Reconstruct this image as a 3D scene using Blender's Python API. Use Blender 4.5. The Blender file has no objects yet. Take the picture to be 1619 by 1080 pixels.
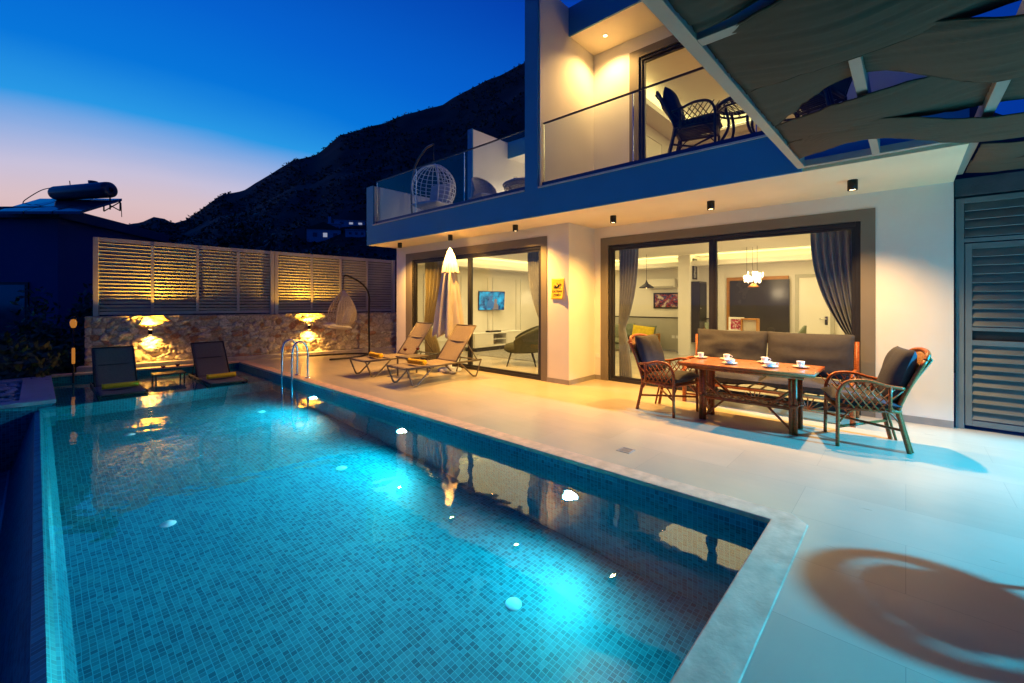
import bpy, math, random
from mathutils import Vector, Matrix, noise
random.seed(7)
SC = bpy.context.scene
COL = SC.collection
PI = math.pi
R = math.radians
CAMA = R(47.692)
SA, CA = math.sin(CAMA), math.cos(CAMA)
def far(lat, dep, z):
    """a point given by metres to the right of and in front of the viewpoint"""
    return Vector((SA*dep + CA*lat, CA*dep - SA*lat, z))

# ------------------------------------------------------------------ materials
def nd(nt, typ, x=0, y=0, **kw):
    n = nt.nodes.new(typ); n.location = (x, y)
    for k, v in kw.items(): setattr(n, k, v)
    return n
MATS = {}
def mat(name, col, rough=.5, metal=0, var=.15, scale=6, bump=0, bscale=60, col2=None, spec=.5, stretch=None, coat=0, detail=5):
    m = bpy.data.materials.new(name); m.use_nodes = True
    nt = m.node_tree; b = nt.nodes['Principled BSDF']
    b.inputs['Roughness'].default_value = rough; b.inputs['Metallic'].default_value = metal
    b.inputs['Specular IOR Level'].default_value = spec
    b.inputs['Coat Weight'].default_value = coat
    tc = nd(nt, 'ShaderNodeTexCoord', -900, 0)
    mp = nd(nt, 'ShaderNodeMapping', -720, 0)
    if stretch: mp.inputs['Scale'].default_value = stretch
    nt.links.new(tc.outputs['Object'], mp.inputs['Vector'])
    n = nd(nt, 'ShaderNodeTexNoise', -540, 0); n.inputs['Scale'].default_value = scale; n.inputs['Detail'].default_value = detail
    nt.links.new(mp.outputs[0], n.inputs['Vector'])
    rp = nd(nt, 'ShaderNodeValToRGB', -340, 0)
    c2 = col2 or tuple(min(1, c*(1+var)) for c in col)
    c1 = tuple(c*(1-var) for c in col) if not col2 else col
    rp.color_ramp.elements[0].position = .32; rp.color_ramp.elements[1].position = .68
    rp.color_ramp.elements[0].color = (*c1, 1); rp.color_ramp.elements[1].color = (*c2, 1)
    nt.links.new(n.outputs['Fac'], rp.inputs['Fac']); nt.links.new(rp.outputs['Color'], b.inputs['Base Color'])
    rr = nd(nt, 'ShaderNodeMapRange', -340, -250)
    rr.inputs['To Min'].default_value = max(.02, rough-.08); rr.inputs['To Max'].default_value = min(1, rough+.08)
    nt.links.new(n.outputs['Fac'], rr.inputs['Value']); nt.links.new(rr.outputs[0], b.inputs['Roughness'])
    if bump:
        n2 = nd(nt, 'ShaderNodeTexNoise', -540, -420); n2.inputs['Scale'].default_value = bscale; n2.inputs['Detail'].default_value = 4
        nt.links.new(mp.outputs[0], n2.inputs['Vector'])
        bp = nd(nt, 'ShaderNodeBump', -200, -420); bp.inputs['Strength'].default_value = bump; bp.inputs['Distance'].default_value = .02
        nt.links.new(n2.outputs['Fac'], bp.inputs['Height']); nt.links.new(bp.outputs[0], b.inputs['Normal'])
    MATS[name] = m
    return m
def emit(name, col, s, base=.8):
    m = bpy.data.materials.new(name); m.use_nodes = True
    nt = m.node_tree; b = nt.nodes['Principled BSDF']
    b.inputs['Base Color'].default_value = (base, base, base, 1)
    b.inputs['Emission Color'].default_value = (*col, 1); b.inputs['Emission Strength'].default_value = s
    MATS[name] = m
    return m
def window_glass(name, tint=(1, 1, 1), ior=1.5):
    m = bpy.data.materials.new(name); m.use_nodes = True
    nt = m.node_tree; nt.nodes.clear()
    o = nd(nt, 'ShaderNodeOutputMaterial', 400, 0)
    t = nd(nt, 'ShaderNodeBsdfTransparent', 0, 80); t.inputs[0].default_value = (*tint, 1)
    g = nd(nt, 'ShaderNodeBsdfGlossy', 0, -80); g.inputs['Roughness'].default_value = .01
    f = nd(nt, 'ShaderNodeFresnel', 0, 240); f.inputs['IOR'].default_value = ior
    x = nd(nt, 'ShaderNodeMixShader', 200, 0)
    ge = nd(nt, 'ShaderNodeNewGeometry', -200, 300); iv = nd(nt, 'ShaderNodeMath', 0, 400, operation='SUBTRACT'); iv.inputs[0].default_value = 1
    ml = nd(nt, 'ShaderNodeMath', 150, 300, operation='MULTIPLY')          # only the outer face of a pane reflects
    nt.links.new(ge.outputs['Backfacing'], iv.inputs[1]); nt.links.new(f.outputs[0], ml.inputs[0]); nt.links.new(iv.outputs[0], ml.inputs[1])
    nt.links.new(ml.outputs[0], x.inputs[0]); nt.links.new(t.outputs[0], x.inputs[1]); nt.links.new(g.outputs[0], x.inputs[2])
    nt.links.new(x.outputs[0], o.inputs[0]); MATS[name] = m
    return m
def tile_mat(name, axes, size=(.038,.038), c1=(.02, .16, .20), c2=(.10, .36, .40), mortar=(.30, .55, .56), rough=.45, mw=.0022, third=(.03, .22, .30), offset=0.0, bump=.25):
    m = bpy.data.materials.new(name); m.use_nodes = True
    nt = m.node_tree; b = nt.nodes['Principled BSDF']
    tc = nd(nt, 'ShaderNodeTexCoord', -1200, 0); sp = nd(nt, 'ShaderNodeSeparateXYZ', -1000, 0); cb = nd(nt, 'ShaderNodeCombineXYZ', -820, 0)
    nt.links.new(tc.outputs['Object'], sp.inputs[0])
    nt.links.new(sp.outputs[axes[0]], cb.inputs[0]); nt.links.new(sp.outputs[axes[1]], cb.inputs[1])
    br = nd(nt, 'ShaderNodeTexBrick', -600, 0); br.offset = offset; br.squash = 1
    for k, v in (('Scale', 1), ('Mortar Size', mw), ('Mortar Smooth', .1), ('Bias', 0), ('Brick Width', size[0]), ('Row Height', size[1])): br.inputs[k].default_value = v
    br.inputs['Color1'].default_value = (*c1, 1); br.inputs['Color2'].default_value = (*c2, 1); br.inputs['Mortar'].default_value = (*mortar, 1)
    nt.links.new(cb.outputs[0], br.inputs['Vector'])
    n = nd(nt, 'ShaderNodeTexNoise', -600, -350); n.inputs['Scale'].default_value = 1.3; n.inputs['Detail'].default_value = 4
    nt.links.new(cb.outputs[0], n.inputs['Vector'])
    mx = nd(nt, 'ShaderNodeMix', -300, 0); mx.data_type = 'RGBA'; mx.blend_type = 'MULTIPLY'; mx.inputs['Factor'].default_value = .5
    rp = nd(nt, 'ShaderNodeValToRGB', -450, -350)
    rp.color_ramp.elements[0].position = .3; rp.color_ramp.elements[1].position = .7
    rp.color_ramp.elements[0].color = (.62, .72, .75, 1); rp.color_ramp.elements[1].color = (1, 1, 1, 1)
    nt.links.new(n.outputs['Fac'], rp.inputs[0])
    nt.links.new(br.outputs['Color'], mx.inputs['A']); nt.links.new(rp.outputs[0], mx.inputs['B'])
    nt.links.new(mx.outputs['Result'], b.inputs['Base Color'])
    b.inputs['Roughness'].default_value = rough
    bp = nd(nt, 'ShaderNodeBump', -200, -300); bp.inputs['Strength'].default_value = bump; bp.inputs['Distance'].default_value = .003; bp.invert = True
    nt.links.new(br.outputs['Fac'], bp.inputs['Height']); nt.links.new(bp.outputs[0], b.inputs['Normal'])
    MATS[name] = m
    return m

M = MATS
mat('white_plaster', (.80,.775,.73), .75, var=.045, scale=1.1, bump=.06, bscale=180)
mat('navy_paint', (.015,.04,.16), .4, var=.08, scale=3)
mat('glow_tinted_plaster', (.92,.80,.57), .8, var=.04, scale=1.3, bump=.06, bscale=180)  # warm bounced light put into the colour of the white soffits
mat('sky_tinted_paint', (.03,.23,.44), .55, var=.05, scale=2, bump=.05, bscale=120)  # grey fascia paint with blue skylight painted into its colour
mat('pale_stone_cap', (.50, .50, .50), .5, var=.08)
mat('olive_trim', (.19, .165, .13), .6, var=.05, scale=3, bump=.04, bscale=140)
mat('anthracite', (.030, .030, .034), .38, metal=.3, var=.1)
mat('plinth_stone', (.30, .28, .26), .4, var=.1, scale=8)
mat('interior_white', (.78, .76, .72), .6, var=.02, scale=3)
mat('panel_grey', (.45, .44, .40), .6, var=.03)
mat('interior_floor', (.50, .46, .40), .22, var=.08, scale=2)
mat('travertine', (.68,.45,.30), .5, var=.2, scale=9, bump=.12, bscale=45, stretch=(1, 1, 1))
mat('bare_concrete', (.07,.08,.10), .8, var=.2, scale=5, bump=.2)
mat('beam_paint', (.40,.36,.31), .45, var=.08, scale=3)
mat('rattan', (.34,.085,.02), .34, var=.35, scale=30, bump=.15, bscale=90, coat=.12, spec=.35, stretch=(1, 1, 3))
mat('rattan_weave', (.36, .17, .07), .45, var=.35, scale=60, bump=.5, bscale=140)
mat('rattan_light', (.36,.125,.035), .3, var=.3, scale=18, bump=.1, coat=.4)
mat('dark_rattan', (.05, .03, .03), .4, var=.25, scale=30)
mat('charcoal_fabric', (.040,.040,.056), .9, var=.14, scale=22, bump=.35, bscale=220)
mat('navy_fabric', (.03, .035, .07), .9, var=.14, scale=22, bump=.3, bscale=200)
mat('cream_fabric', (.62, .58, .52), .9, var=.06, scale=14, bump=.3, bscale=160)
mat('pale_wicker', (.55, .47, .38), .6, var=.2, scale=40)
mat('white_wicker', (.78, .76, .74), .5, var=.05, scale=30)
mat('taupe_sling', (.26, .20, .145), .8, var=.12, scale=60, bump=.4, bscale=380)
mat('dark_sling', (.15,.115,.105), .8, var=.15, scale=60, bump=.4, bscale=380)
mat('taupe_metal', (.16, .13, .10), .4, metal=.4, var=.1)
mat('dark_metal', (.035, .032, .032), .4, metal=.4, var=.1)
mat('black_metal', (.012, .012, .013), .45, metal=.3, var=.1)
mat('steel', (.70, .72, .74), .12, metal=1, var=.03)
mat('yellow_towel', (.92,.52,.02), .95, var=.12, scale=60, bump=.6, bscale=260)
mat('canvas', (.62, .56, .49), .85, var=.05, scale=9, bump=.2, bscale=200)
mat('white_ceramic', (.82, .82, .84), .15, var=.01, coat=.3)
mat('fence_metal', (.42, .40, .39), .5, metal=.1, var=.06, scale=3)
mat('gate_metal', (.18,.21,.22), .45, metal=.1, var=.08, scale=4)
mat('curb_stone', (.46, .42, .37), .6, var=.15, scale=6, bump=.1)
mat('black_leaf', (.02, .04, .016), .6, var=.5, scale=2)
mat('leaf', (.035, .075, .022), .55, var=.5, scale=3)
mat('bark', (.05, .035, .025), .9, var=.3, scale=12, bump=.5)
mat('garden_soil', (.020, .026, .014), .95, var=.5, scale=1.5, bump=.5, bscale=8)
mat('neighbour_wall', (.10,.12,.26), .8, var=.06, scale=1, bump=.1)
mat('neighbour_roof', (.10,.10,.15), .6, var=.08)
mat('solar_glass', (.04, .06, .10), .08, var=.1, spec=1)
mat('tank_metal', (.10,.11,.14), .4, metal=.4, var=.1)
mat('village_wall', (.55, .55, .58), .8, var=.08)
mat('village_roof', (.22, .08, .05), .8, var=.15)
mat('pebble', (.32, .33, .36), .5, var=.35, scale=9)
mat('warm_rock', (.52, .40, .30), .7, var=.2, scale=12, bump=.4, bscale=40)
mat('planter_marble', (.42, .45, .48), .3, var=.12, scale=3)
mat('green_velvet', (.055, .06, .04), .85, var=.2, scale=20)
mat('yellow_fabric', (.62, .46, .03), .9, var=.15, scale=12, bump=.3, bscale=120)
mat('sofa_green', (.16, .19, .14), .9, var=.15, scale=12)
mat('honey_wood', (.42, .19, .05), .4, var=.25, scale=6, stretch=(1, 1, 8))
mat('dark_panel', (.040, .036, .042), .25, var=.1, scale=2)
mat('drape', (.25,.27,.34), .9, var=.08, scale=10)
mat('drape_gold', (.36, .30, .16), .9, var=.08, scale=10)
mat('sign_yellow', (.80, .50, .02), .45, var=.05, scale=10)
mat('sign_black', (.012, .010, .010), .5, var=.05)
mat('pendant_shade', (.02, .018, .016), .4, var=.1)
mat('rug_wool', (.28, .27, .26), .95, var=.25, scale=14)
mat('red_wine', (.16, .006, .012), .08, var=.05)
mat('copper', (.55, .22, .08), .3, metal=1, var=.1)
emit('lamp_glow', (1, .70, .32), 14)
emit('sconce_glow', (1,.62,.20), 16)
emit('cove_glow', (1,.76,.26), 16)
emit('crystal_glow', (1,.74,.42), 6)
emit('bulb_glow', (1, .62, .25), 14)
emit('pool_glow', (.85, 1, 1), 30)
emit('garden_glow', (1,.36,.05), .42, .02)
emit('village_glow', (.8,.85,1), .35)
window_glass('pane_glass', (.95, .96, .94), 1.45)
window_glass('rail_glass', (.90, .94, .95), 1.5)
window_glass('thin_glass', (.97, .97, .97), 1.35)

def mk_deck():
    m = tile_mat('deck_tile', (1, 0), size=(1.2, .6), c1=(.475,.39,.28), c2=(.535,.44,.32), mortar=(.34,.28,.21), rough=.3, mw=.0016, bump=.15, offset=.5)
    nt = m.node_tree; b = nt.nodes['Principled BSDF']
    tc = nd(nt, 'ShaderNodeTexCoord', -1200, -700); mp = nd(nt, 'ShaderNodeMapping', -1000, -700); mp.inputs['Scale'].default_value = (9, 1.2, 1)
    n = nd(nt, 'ShaderNodeTexNoise', -800, -700); n.inputs['Scale'].default_value = 1.5; n.inputs['Detail'].default_value = 6
    nt.links.new(tc.outputs['Object'], mp.inputs[0]); nt.links.new(mp.outputs[0], n.inputs[0])
    rp = nd(nt, 'ShaderNodeMapRange', -600, -700); rp.inputs['To Min'].default_value = .22; rp.inputs['To Max'].default_value = .42
    nt.links.new(n.outputs['Fac'], rp.inputs[0]); nt.links.new(rp.outputs[0], b.inputs['Roughness'])
mk_deck()
TK = dict(c1=(.002,.10,.14), c2=(.012,.26,.32), mortar=(.04,.37,.44))
tile_mat('tile_floor', (0, 1), **TK); tile_mat('tile_side', (1, 2), **TK); tile_mat('tile_end', (0, 2), **TK)

def mk_water():
    m = bpy.data.materials.new('pool_water'); m.use_nodes = True
    nt = m.node_tree; nt.nodes.clear()
    o = nd(nt, 'ShaderNodeOutputMaterial', 400, 0); g = nd(nt, 'ShaderNodeBsdfGlass', 150, 0)
    g.inputs['IOR'].default_value = 1.33; g.inputs['Roughness'].default_value = 0
    g.inputs['Color'].default_value = (.92, .99, 1, 1)
    tc = nd(nt, 'ShaderNodeTexCoord', -700, 0); n = nd(nt, 'ShaderNodeTexNoise', -450, 0)
    n.inputs['Scale'].default_value = 2.6; n.inputs['Detail'].default_value = 2
    b = nd(nt, 'ShaderNodeBump', -150, -100); b.inputs['Strength'].default_value = .085; b.inputs['Distance'].default_value = .05
    nt.links.new(tc.outputs['Object'], n.inputs[0]); nt.links.new(n.outputs['Fac'], b.inputs['Height'])
    nt.links.new(b.outputs[0], g.inputs['Normal']); nt.links.new(g.outputs[0], o.inputs[0])
    MATS['pool_water'] = m
mk_water()

def mk_shade():
    m = bpy.data.materials.new('shade_cloth'); m.use_nodes = True
    nt = m.node_tree; nt.nodes.clear()
    o = nd(nt, 'ShaderNodeOutputMaterial', 600, 0)
    d = nd(nt, 'ShaderNodeBsdfDiffuse', 0, 100); t = nd(nt, 'ShaderNodeBsdfTranslucent', 0, -50); p = nd(nt, 'ShaderNodeBsdfTransparent', 0, -200)
    d.inputs[0].default_value = (.19,.14,.105,1); t.inputs[0].default_value = (.20,.14,.09,1)
    x = nd(nt, 'ShaderNodeMixShader', 200, 0); x.inputs[0].default_value = .3
    y = nd(nt, 'ShaderNodeMixShader', 400, 0); y.inputs[0].default_value = .05
    tc = nd(nt, 'ShaderNodeTexCoord', -600, 0); w = nd(nt, 'ShaderNodeTexNoise', -400, 0); w.inputs['Scale'].default_value = 140
    bp = nd(nt, 'ShaderNodeBump', -200, -100); bp.inputs['Strength'].default_value = .3; bp.inputs['Distance'].default_value = .004
    nt.links.new(tc.outputs['Object'], w.inputs[0]); nt.links.new(w.outputs['Fac'], bp.inputs['Height']); nt.links.new(bp.outputs[0], d.inputs['Normal'])
    nt.links.new(d.outputs[0], x.inputs[1]); nt.links.new(t.outputs[0], x.inputs[2])
    nt.links.new(x.outputs[0], y.inputs[1]); nt.links.new(p.outputs[0], y.inputs[2]); nt.links.new(y.outputs[0], o.inputs[0])
    MATS['shade_cloth'] = m
mk_shade()
def mk_rock():
    m = mat('wall_stone', (.5, .42, .33), .85, var=.2, scale=25, bump=.5, bscale=60)
    nt = m.node_tree; b = nt.nodes['Principled BSDF']
    a = nd(nt, 'ShaderNodeAttribute', -500, 300); a.attribute_name = 'stone'
    rp = [n for n in nt.nodes if n.type == 'VALTORGB'][0]
    rp.color_ramp.elements[0].color = (.6, .6, .6, 1); rp.color_ramp.elements[1].color = (1, 1, 1, 1)
    x = nd(nt, 'ShaderNodeMix', -100, 200); x.data_type = 'RGBA'; x.blend_type = 'MULTIPLY'; x.inputs['Factor'].default_value = 1
    nt.links.new(a.outputs['Color'], x.inputs['A']); nt.links.new(rp.outputs[0], x.inputs['B']); nt.links.new(x.outputs['Result'], b.inputs['Base Color'])
mk_rock()
def mk_mountain():
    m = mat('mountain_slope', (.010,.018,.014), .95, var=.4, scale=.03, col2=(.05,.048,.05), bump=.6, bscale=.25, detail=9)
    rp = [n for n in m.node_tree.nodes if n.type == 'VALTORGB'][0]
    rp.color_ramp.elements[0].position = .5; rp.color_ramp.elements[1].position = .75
mk_mountain()
def mk_screen():
    m = bpy.data.materials.new('screen_picture'); m.use_nodes = True
    nt = m.node_tree; b = nt.nodes['Principled BSDF']; b.inputs['Base Color'].default_value = (.01, .01, .01, 1); b.inputs['Roughness'].default_value = .2
    tc = nd(nt, 'ShaderNodeTexCoord', -900, 0); n = nd(nt, 'ShaderNodeTexNoise', -650, 0); n.inputs['Scale'].default_value = 5; n.inputs['Detail'].default_value = 3
    rp = nd(nt, 'ShaderNodeValToRGB', -400, 0)
    e = rp.color_ramp.elements; e[0].position = .35; e[0].color = (.0, .03, .12, 1); e[1].position = .68; e[1].color = (.02, .55, .85, 1)
    nt.links.new(tc.outputs['Object'], n.inputs[0]); nt.links.new(n.outputs['Fac'], rp.inputs[0])
    nt.links.new(rp.outputs[0], b.inputs['Emission Color']); b.inputs['Emission Strength'].default_value = 1.1
    MATS['screen_picture'] = m
mk_screen()
emit('screen_blue_figure', (.02,.22,.45), .8, .01); emit('screen_pale_figure', (.42,.30,.22), .7, .01)
def mk_abstract(name, cols, sc):
    m = mat(name, cols[0], .4, scale=sc, detail=3)
    r = [n for n in m.node_tree.nodes if n.type == 'VALTORGB'][0].color_ramp
    r.interpolation = 'CONSTANT'
    r.elements[0].position = 0; r.elements[0].color = (*cols[0], 1); r.elements[1].position = .62; r.elements[1].color = (*cols[-1], 1)
    for i, c in enumerate(cols[1:-1]):
        k = r.elements.new(.40+.07*i); k.color = (*c, 1)
mk_abstract('painting_colours', [(.03, .01, .03), (.35, .04, .03), (.05, .04, .15), (.45, .25, .2), (.6, .55, .5)], 7)
mk_abstract('picture_mono', [(.05, .05, .06), (.3, .3, .3), (.6, .6, .6)], 9)
mk_abstract('picture_flowers', [(.6, .58, .55), (.5, .05, .12), (.3, .02, .08), (.7, .68, .65)], 22)

# ------------------------------------------------------------------ mesh builder
class MB:
    def __init__(s): s.v = []; s.f = []; s.sm = []; s.mi = []
    def add(s, v, f, smooth=False, T=None, mi=0):
        o = len(s.v)
        s.v += [tuple(T @ Vector(p)) if T is not None else tuple(p) for p in v]
        s.f += [tuple(i+o for i in q) for q in f]; s.sm += [smooth]*len(f); s.mi += [mi]*len(f)
        return s
    def box(s, a, b, T=None, mi=0):
        x0, x1 = sorted((a[0], b[0])); y0, y1 = sorted((a[1], b[1])); z0, z1 = sorted((a[2], b[2]))
        v = [(x0,y0,z0),(x1,y0,z0),(x1,y1,z0),(x0,y1,z0),(x0,y0,z1),(x1,y0,z1),(x1,y1,z1),(x0,y1,z1)]
        return s.add(v, [(0,3,2,1),(4,5,6,7),(0,1,5,4),(1,2,6,5),(2,3,7,6),(3,0,4,7)], False, T, mi)
    def prism(s, poly, z0, z1, T=None, mi=0):
        n = len(poly)
        v = [(x,y,z0) for x,y in poly] + [(x,y,z1) for x,y in poly]
        f = [tuple(range(n-1,-1,-1)), tuple(range(n,2*n))] + [(i,(i+1)%n,n+(i+1)%n,n+i) for i in range(n)]
        return s.add(v, f, False, T, mi)
    def tube(s, pts, r, n=8, closed=False, T=None, ry=None):
        P = [Vector(p) for p in pts]; m = len(P)
        rs = r if isinstance(r, (list, tuple)) else [r]*m
        v = []; ref = None
        for i in range(m):
            a = P[(i-1) % m] if (closed or i > 0) else P[i]; b = P[(i+1) % m] if (closed or i < m-1) else P[i]
            t = (b-a).normalized()
            if ref is None:
                ref = Vector((0,0,1)) if abs(t.z) < .9 else Vector((1,0,0))
            u = (ref - t*ref.dot(t))
            if u.length < 1e-5: u = t.orthogonal()
            u.normalize(); w = t.cross(u); ref = u
            for k in range(n):
                an = 2*PI*(k+.5)/n
                v.append(P[i] + u*math.cos(an)*rs[i] + w*math.sin(an)*(ry if ry else rs[i]))
        f = []
        for i in range(m if closed else m-1):
            j = (i+1) % m
            for k in range(n): f.append((i*n+k, i*n+(k+1)%n, j*n+(k+1)%n, j*n+k))
        if not closed: f += [tuple(range(n-1,-1,-1)), tuple(range((m-1)*n, m*n))]
        return s.add(v, f, n > 4, T)
    def lathe(s, prof, c=(0,0,0), n=24, T=None, a0=0, a1=2*PI):
        full = abs(a1-a0-2*PI) < 1e-6; m = len(prof); nn = n if full else n+1
        v = []
        for k in range(nn):
            a = a0 + (a1-a0)*k/n
            for r, z in prof: v.append((c[0]+r*math.cos(a), c[1]+r*math.sin(a), c[2]+z))
        f = []
        for k in range(n):
            j = (k+1) % nn
            for i in range(m-1): f.append((k*m+i, j*m+i, j*m+i+1, k*m+i+1))
        return s.add(v, f, True, T)
    def grid(s, fn, nu, nv, T=None, closed_u=False, smooth=True):
        v = [fn(i/nu, j/nv) for i in range(nu if closed_u else nu+1) for j in range(nv+1)]
        f = []
        for i in range(nu):
            k = (i+1) % nu if closed_u else i+1
            for j in range(nv): f.append((i*(nv+1)+j, k*(nv+1)+j, k*(nv+1)+j+1, i*(nv+1)+j+1))
        return s.add(v, f, smooth, T)
    def pillow(s, w, d, h, T=None, seed=0, n=22, p=3.2, wr=.012):
        """a stuffed cushion lying in its xy-plane, crease round the edge"""
        for sg in (1, -1):
            def fn(u, v, sg=sg):
                a, b = 2*u-1, 2*v-1
                x = a*w/2*(1-.035*(1-abs(b)**2)*abs(a)**4) ; y = b*d/2*(1-.035*(1-abs(a)**2)*abs(b)**4)
                e = (max(0, 1-abs(a)**p)*max(0, 1-abs(b)**p))**.5
                q = noise.noise(Vector((x*3.1+seed, y*3.1, seed)))*wr + noise.noise(Vector((x*9+seed, y*4, seed+5)))*wr*.7
                return (x, y, sg*(h/2*e + q*e))
            s.grid(fn, n, n, T)
        return s
    def build(s, name, m, parent=None, T=None, bevel=0, kind=None):
        me = bpy.data.meshes.new(name)
        me.from_pydata(s.v, [], s.f)
        ms = m if isinstance(m, (list, tuple)) else [m]
        for q in ms: me.materials.append(MATS[q] if isinstance(q, str) else q)
        for p, a, i in zip(me.polygons, s.sm, s.mi): p.use_smooth = a; p.material_index = i
        me.update()
        o = bpy.data.objects.new(name, me); COL.objects.link(o)
        if parent is not None: o.parent = parent
        if T is not None: o.matrix_local = T
        if bevel:
            b = o.modifiers.new('bevel', 'BEVEL'); b.width = bevel; b.segments = 2; b.limit_method = 'ANGLE'; b.angle_limit = R(40)
        if kind: o['kind'] = kind
        return o

def thing(name, label, cat, loc=(0,0,0), rz=0, group=None):
    o = bpy.data.objects.new(name, None); COL.objects.link(o)
    o.location = loc; o.rotation_euler = (0,0,rz); o.empty_display_size = .2
    o['label'] = label; o['category'] = cat
    if group: o['group'] = group
    return o
def tag(o, label, cat, group=None):
    o['label'] = label; o['category'] = cat
    if group: o['group'] = group
    return o
KIDS = lambda o: [c for c in bpy.data.objects if c.parent == o]
def copy_tree(o, parent=None):
    c = o.copy(); COL.objects.link(c)
    if parent is not None: c.parent = parent
    for k in KIDS(o): copy_tree(k, c)
    return c
def dup(o, loc, rz, label):
    c = copy_tree(o); c.location = loc; c.rotation_euler = (0,0,rz); c['label'] = label
    return c
def box(a, b): return MB().box(a, b)
def aim(fr, to):
    return (Vector(to)-Vector(fr)).to_track_quat('-Z', 'Y').to_euler()
def spot(name, loc, to, power, col, size=70, blend=.6, rad=.03):
    l = bpy.data.lights.new(name, 'SPOT'); l.energy = power; l.color = col; l.spot_size = R(size); l.spot_blend = blend; l.shadow_soft_size = rad
    o = bpy.data.objects.new(name, l); COL.objects.link(o); o.location = loc; o.rotation_euler = aim(loc, to); return o
def area(name, loc, to, power, col, sx, sy):
    l = bpy.data.lights.new(name, 'AREA'); l.energy = power; l.color = col; l.shape = 'RECTANGLE'; l.size = sx; l.size_y = sy
    o = bpy.data.objects.new(name, l); COL.objects.link(o); o.location = loc; o.rotation_euler = aim(loc, to); return o
def point(name, loc, power, col, rad=.05):
    l = bpy.data.lights.new(name, 'POINT'); l.energy = power; l.color = col; l.shadow_soft_size = rad
    o = bpy.data.objects.new(name, l); COL.objects.link(o); o.location = loc; return o
def curve(pts, n=24):
    """Catmull-Rom through the given points"""
    P = [Vector(p) for p in pts]; P = [P[0]*2-P[1]] + P + [P[-1]*2-P[-2]]
    out = []; segs = len(P)-3; k = max(2, n//segs)
    for i in range(segs):
        a, b, c, d = P[i:i+4]
        for j in range(k):
            t = j/k
            out.append(.5*((2*b)+(c-a)*t+(2*a-5*b+4*c-d)*t*t+(3*b-a-3*c+d)*t**3))
    out.append(P[-2]); return out

#BODY
# ------------------------------------------------------------------ the setting
S_ = 'structure'
WZ = -.13
box((-400,-300,-1.9), (500,600,-1.7)).build('ground', 'garden_soil', kind=S_)
tr = MB()
tr.prism([(-6,-7),(13,-7),(13,-.43),(7.44,-.43),(7.44,4.6),(6.58,4.6),(6.58,10.0),(13,10.0),(13,12.0),(3.5,12.64),(3.5,.60),(-.2,.60),(-.2,.2),(-6,.2)], -.14, 0)
tr.build('terrace', 'deck_tile', kind=S_)
cp = MB()
cp.prism([(3.4,.69),(3.4,12.34),(3.6,12.30),(3.6,.60),(3.48,.48),(-.2,.48),(-.2,.69)], -.035, .0035)
cp.prism([(.2,12.75),(.2,12.97),(3.6,12.52),(3.6,12.30)], -.035, .006)
cp.build('pool_coping', 'travertine', kind=S_, bevel=.008)
pb = MB()
pb.box((.03,.5,-1.6), (3.6,12.9,-1.42), mi=0)                                      # floor
pb.box((3.4,.49,-1.42), (3.62,12.9,-.036), mi=1)                                   # house side
pb.box((-.2,.49,-1.42), (3.4,.69,-.036), mi=2)                                     # near end
pb.prism([(.2,12.78),(3.4,12.34),(3.4,12.6),(.2,13.0)], -1.42, -.036, mi=2)        # far end
pb.box((.13,10.02,-1.42), (3.4,12.8,-.42), mi=0)                                   # sun shelf
pb.add([(.13,10.018,-1.42),(3.4,10.018,-1.42),(3.4,10.018,-.421),(.13,10.018,-.421)], [(0,1,2,3)], mi=2)
pb.add([(.13,.69,-1.42),(.13,9.66,-1.42),(.13,9.66,-.36),(.13,.69,-.36), (.085,.69,-.20),(.085,9.66,-.20), (.03,.69,-.137),(.03,9.66,-.137), (-.02,.69,-.15),(-.02,9.66,-.15), (-.26,.69,-.95),(-.26,9.66,-.95), (-.75,.69,-1.0),(-.75,9.66,-1.0),(-.75,.69,-.3),(-.75,9.66,-.3)],
       [(0,1,2,3),(3,2,5,4),(4,5,7,6),(6,7,9,8),(8,9,11,10),(10,11,13,12),(12,13,15,14)], mi=1)
pb.box((.02,9.66,-1.42),(.198,13,-.1), mi=1)
pb.build('pool_basin', ['tile_floor', 'tile_side', 'tile_end'], kind=S_)
wt = MB(); wt.add([(.06,.60,WZ),(3.46,.60,WZ),(3.46,12.4,WZ),(.19,12.84,WZ),(.19,9.66,WZ),(.06,9.66,WZ)], [(0,1,2,3,4,5)])
wt.build('water', 'pool_water', kind=S_)

# underwater lamps on the house side of the pool
for i, (y, l) in enumerate(((2.33, 'underwater pool lamp nearest the camera, glowing white on the house-side pool wall'), (5.09, 'middle underwater pool lamp glowing white below the parasol and white loungers'), (7.88, 'farthest underwater pool lamp, glowing beside the steel pool ladder'))):
    if i == 0:
        pl0 = t = thing('pool_lamp', l, 'pool lamp', (3.398, y, -.58), 0, 'lamps under water along the pool wall')
        T = Matrix.Rotation(-PI/2, 4, 'Y')
        MB().lathe([(0,0),(.095,0),(.10,.012),(.085,.02),(.075,.014)], T=T, n=24).build('bezel', 'steel', t)
        MB().lathe([(.075,.012),(.05,.022),(0,.026)], T=T, n=24).build('lens', 'pool_glow', t)
    else: dup(pl0, (3.398, y, -.58), 0, l)
    spot('pool_beam', (3.34, y, -.58), (.3, y-.1, -.98), (165,270,270)[i], (.03,.84,1), 172, .7, .05)
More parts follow.
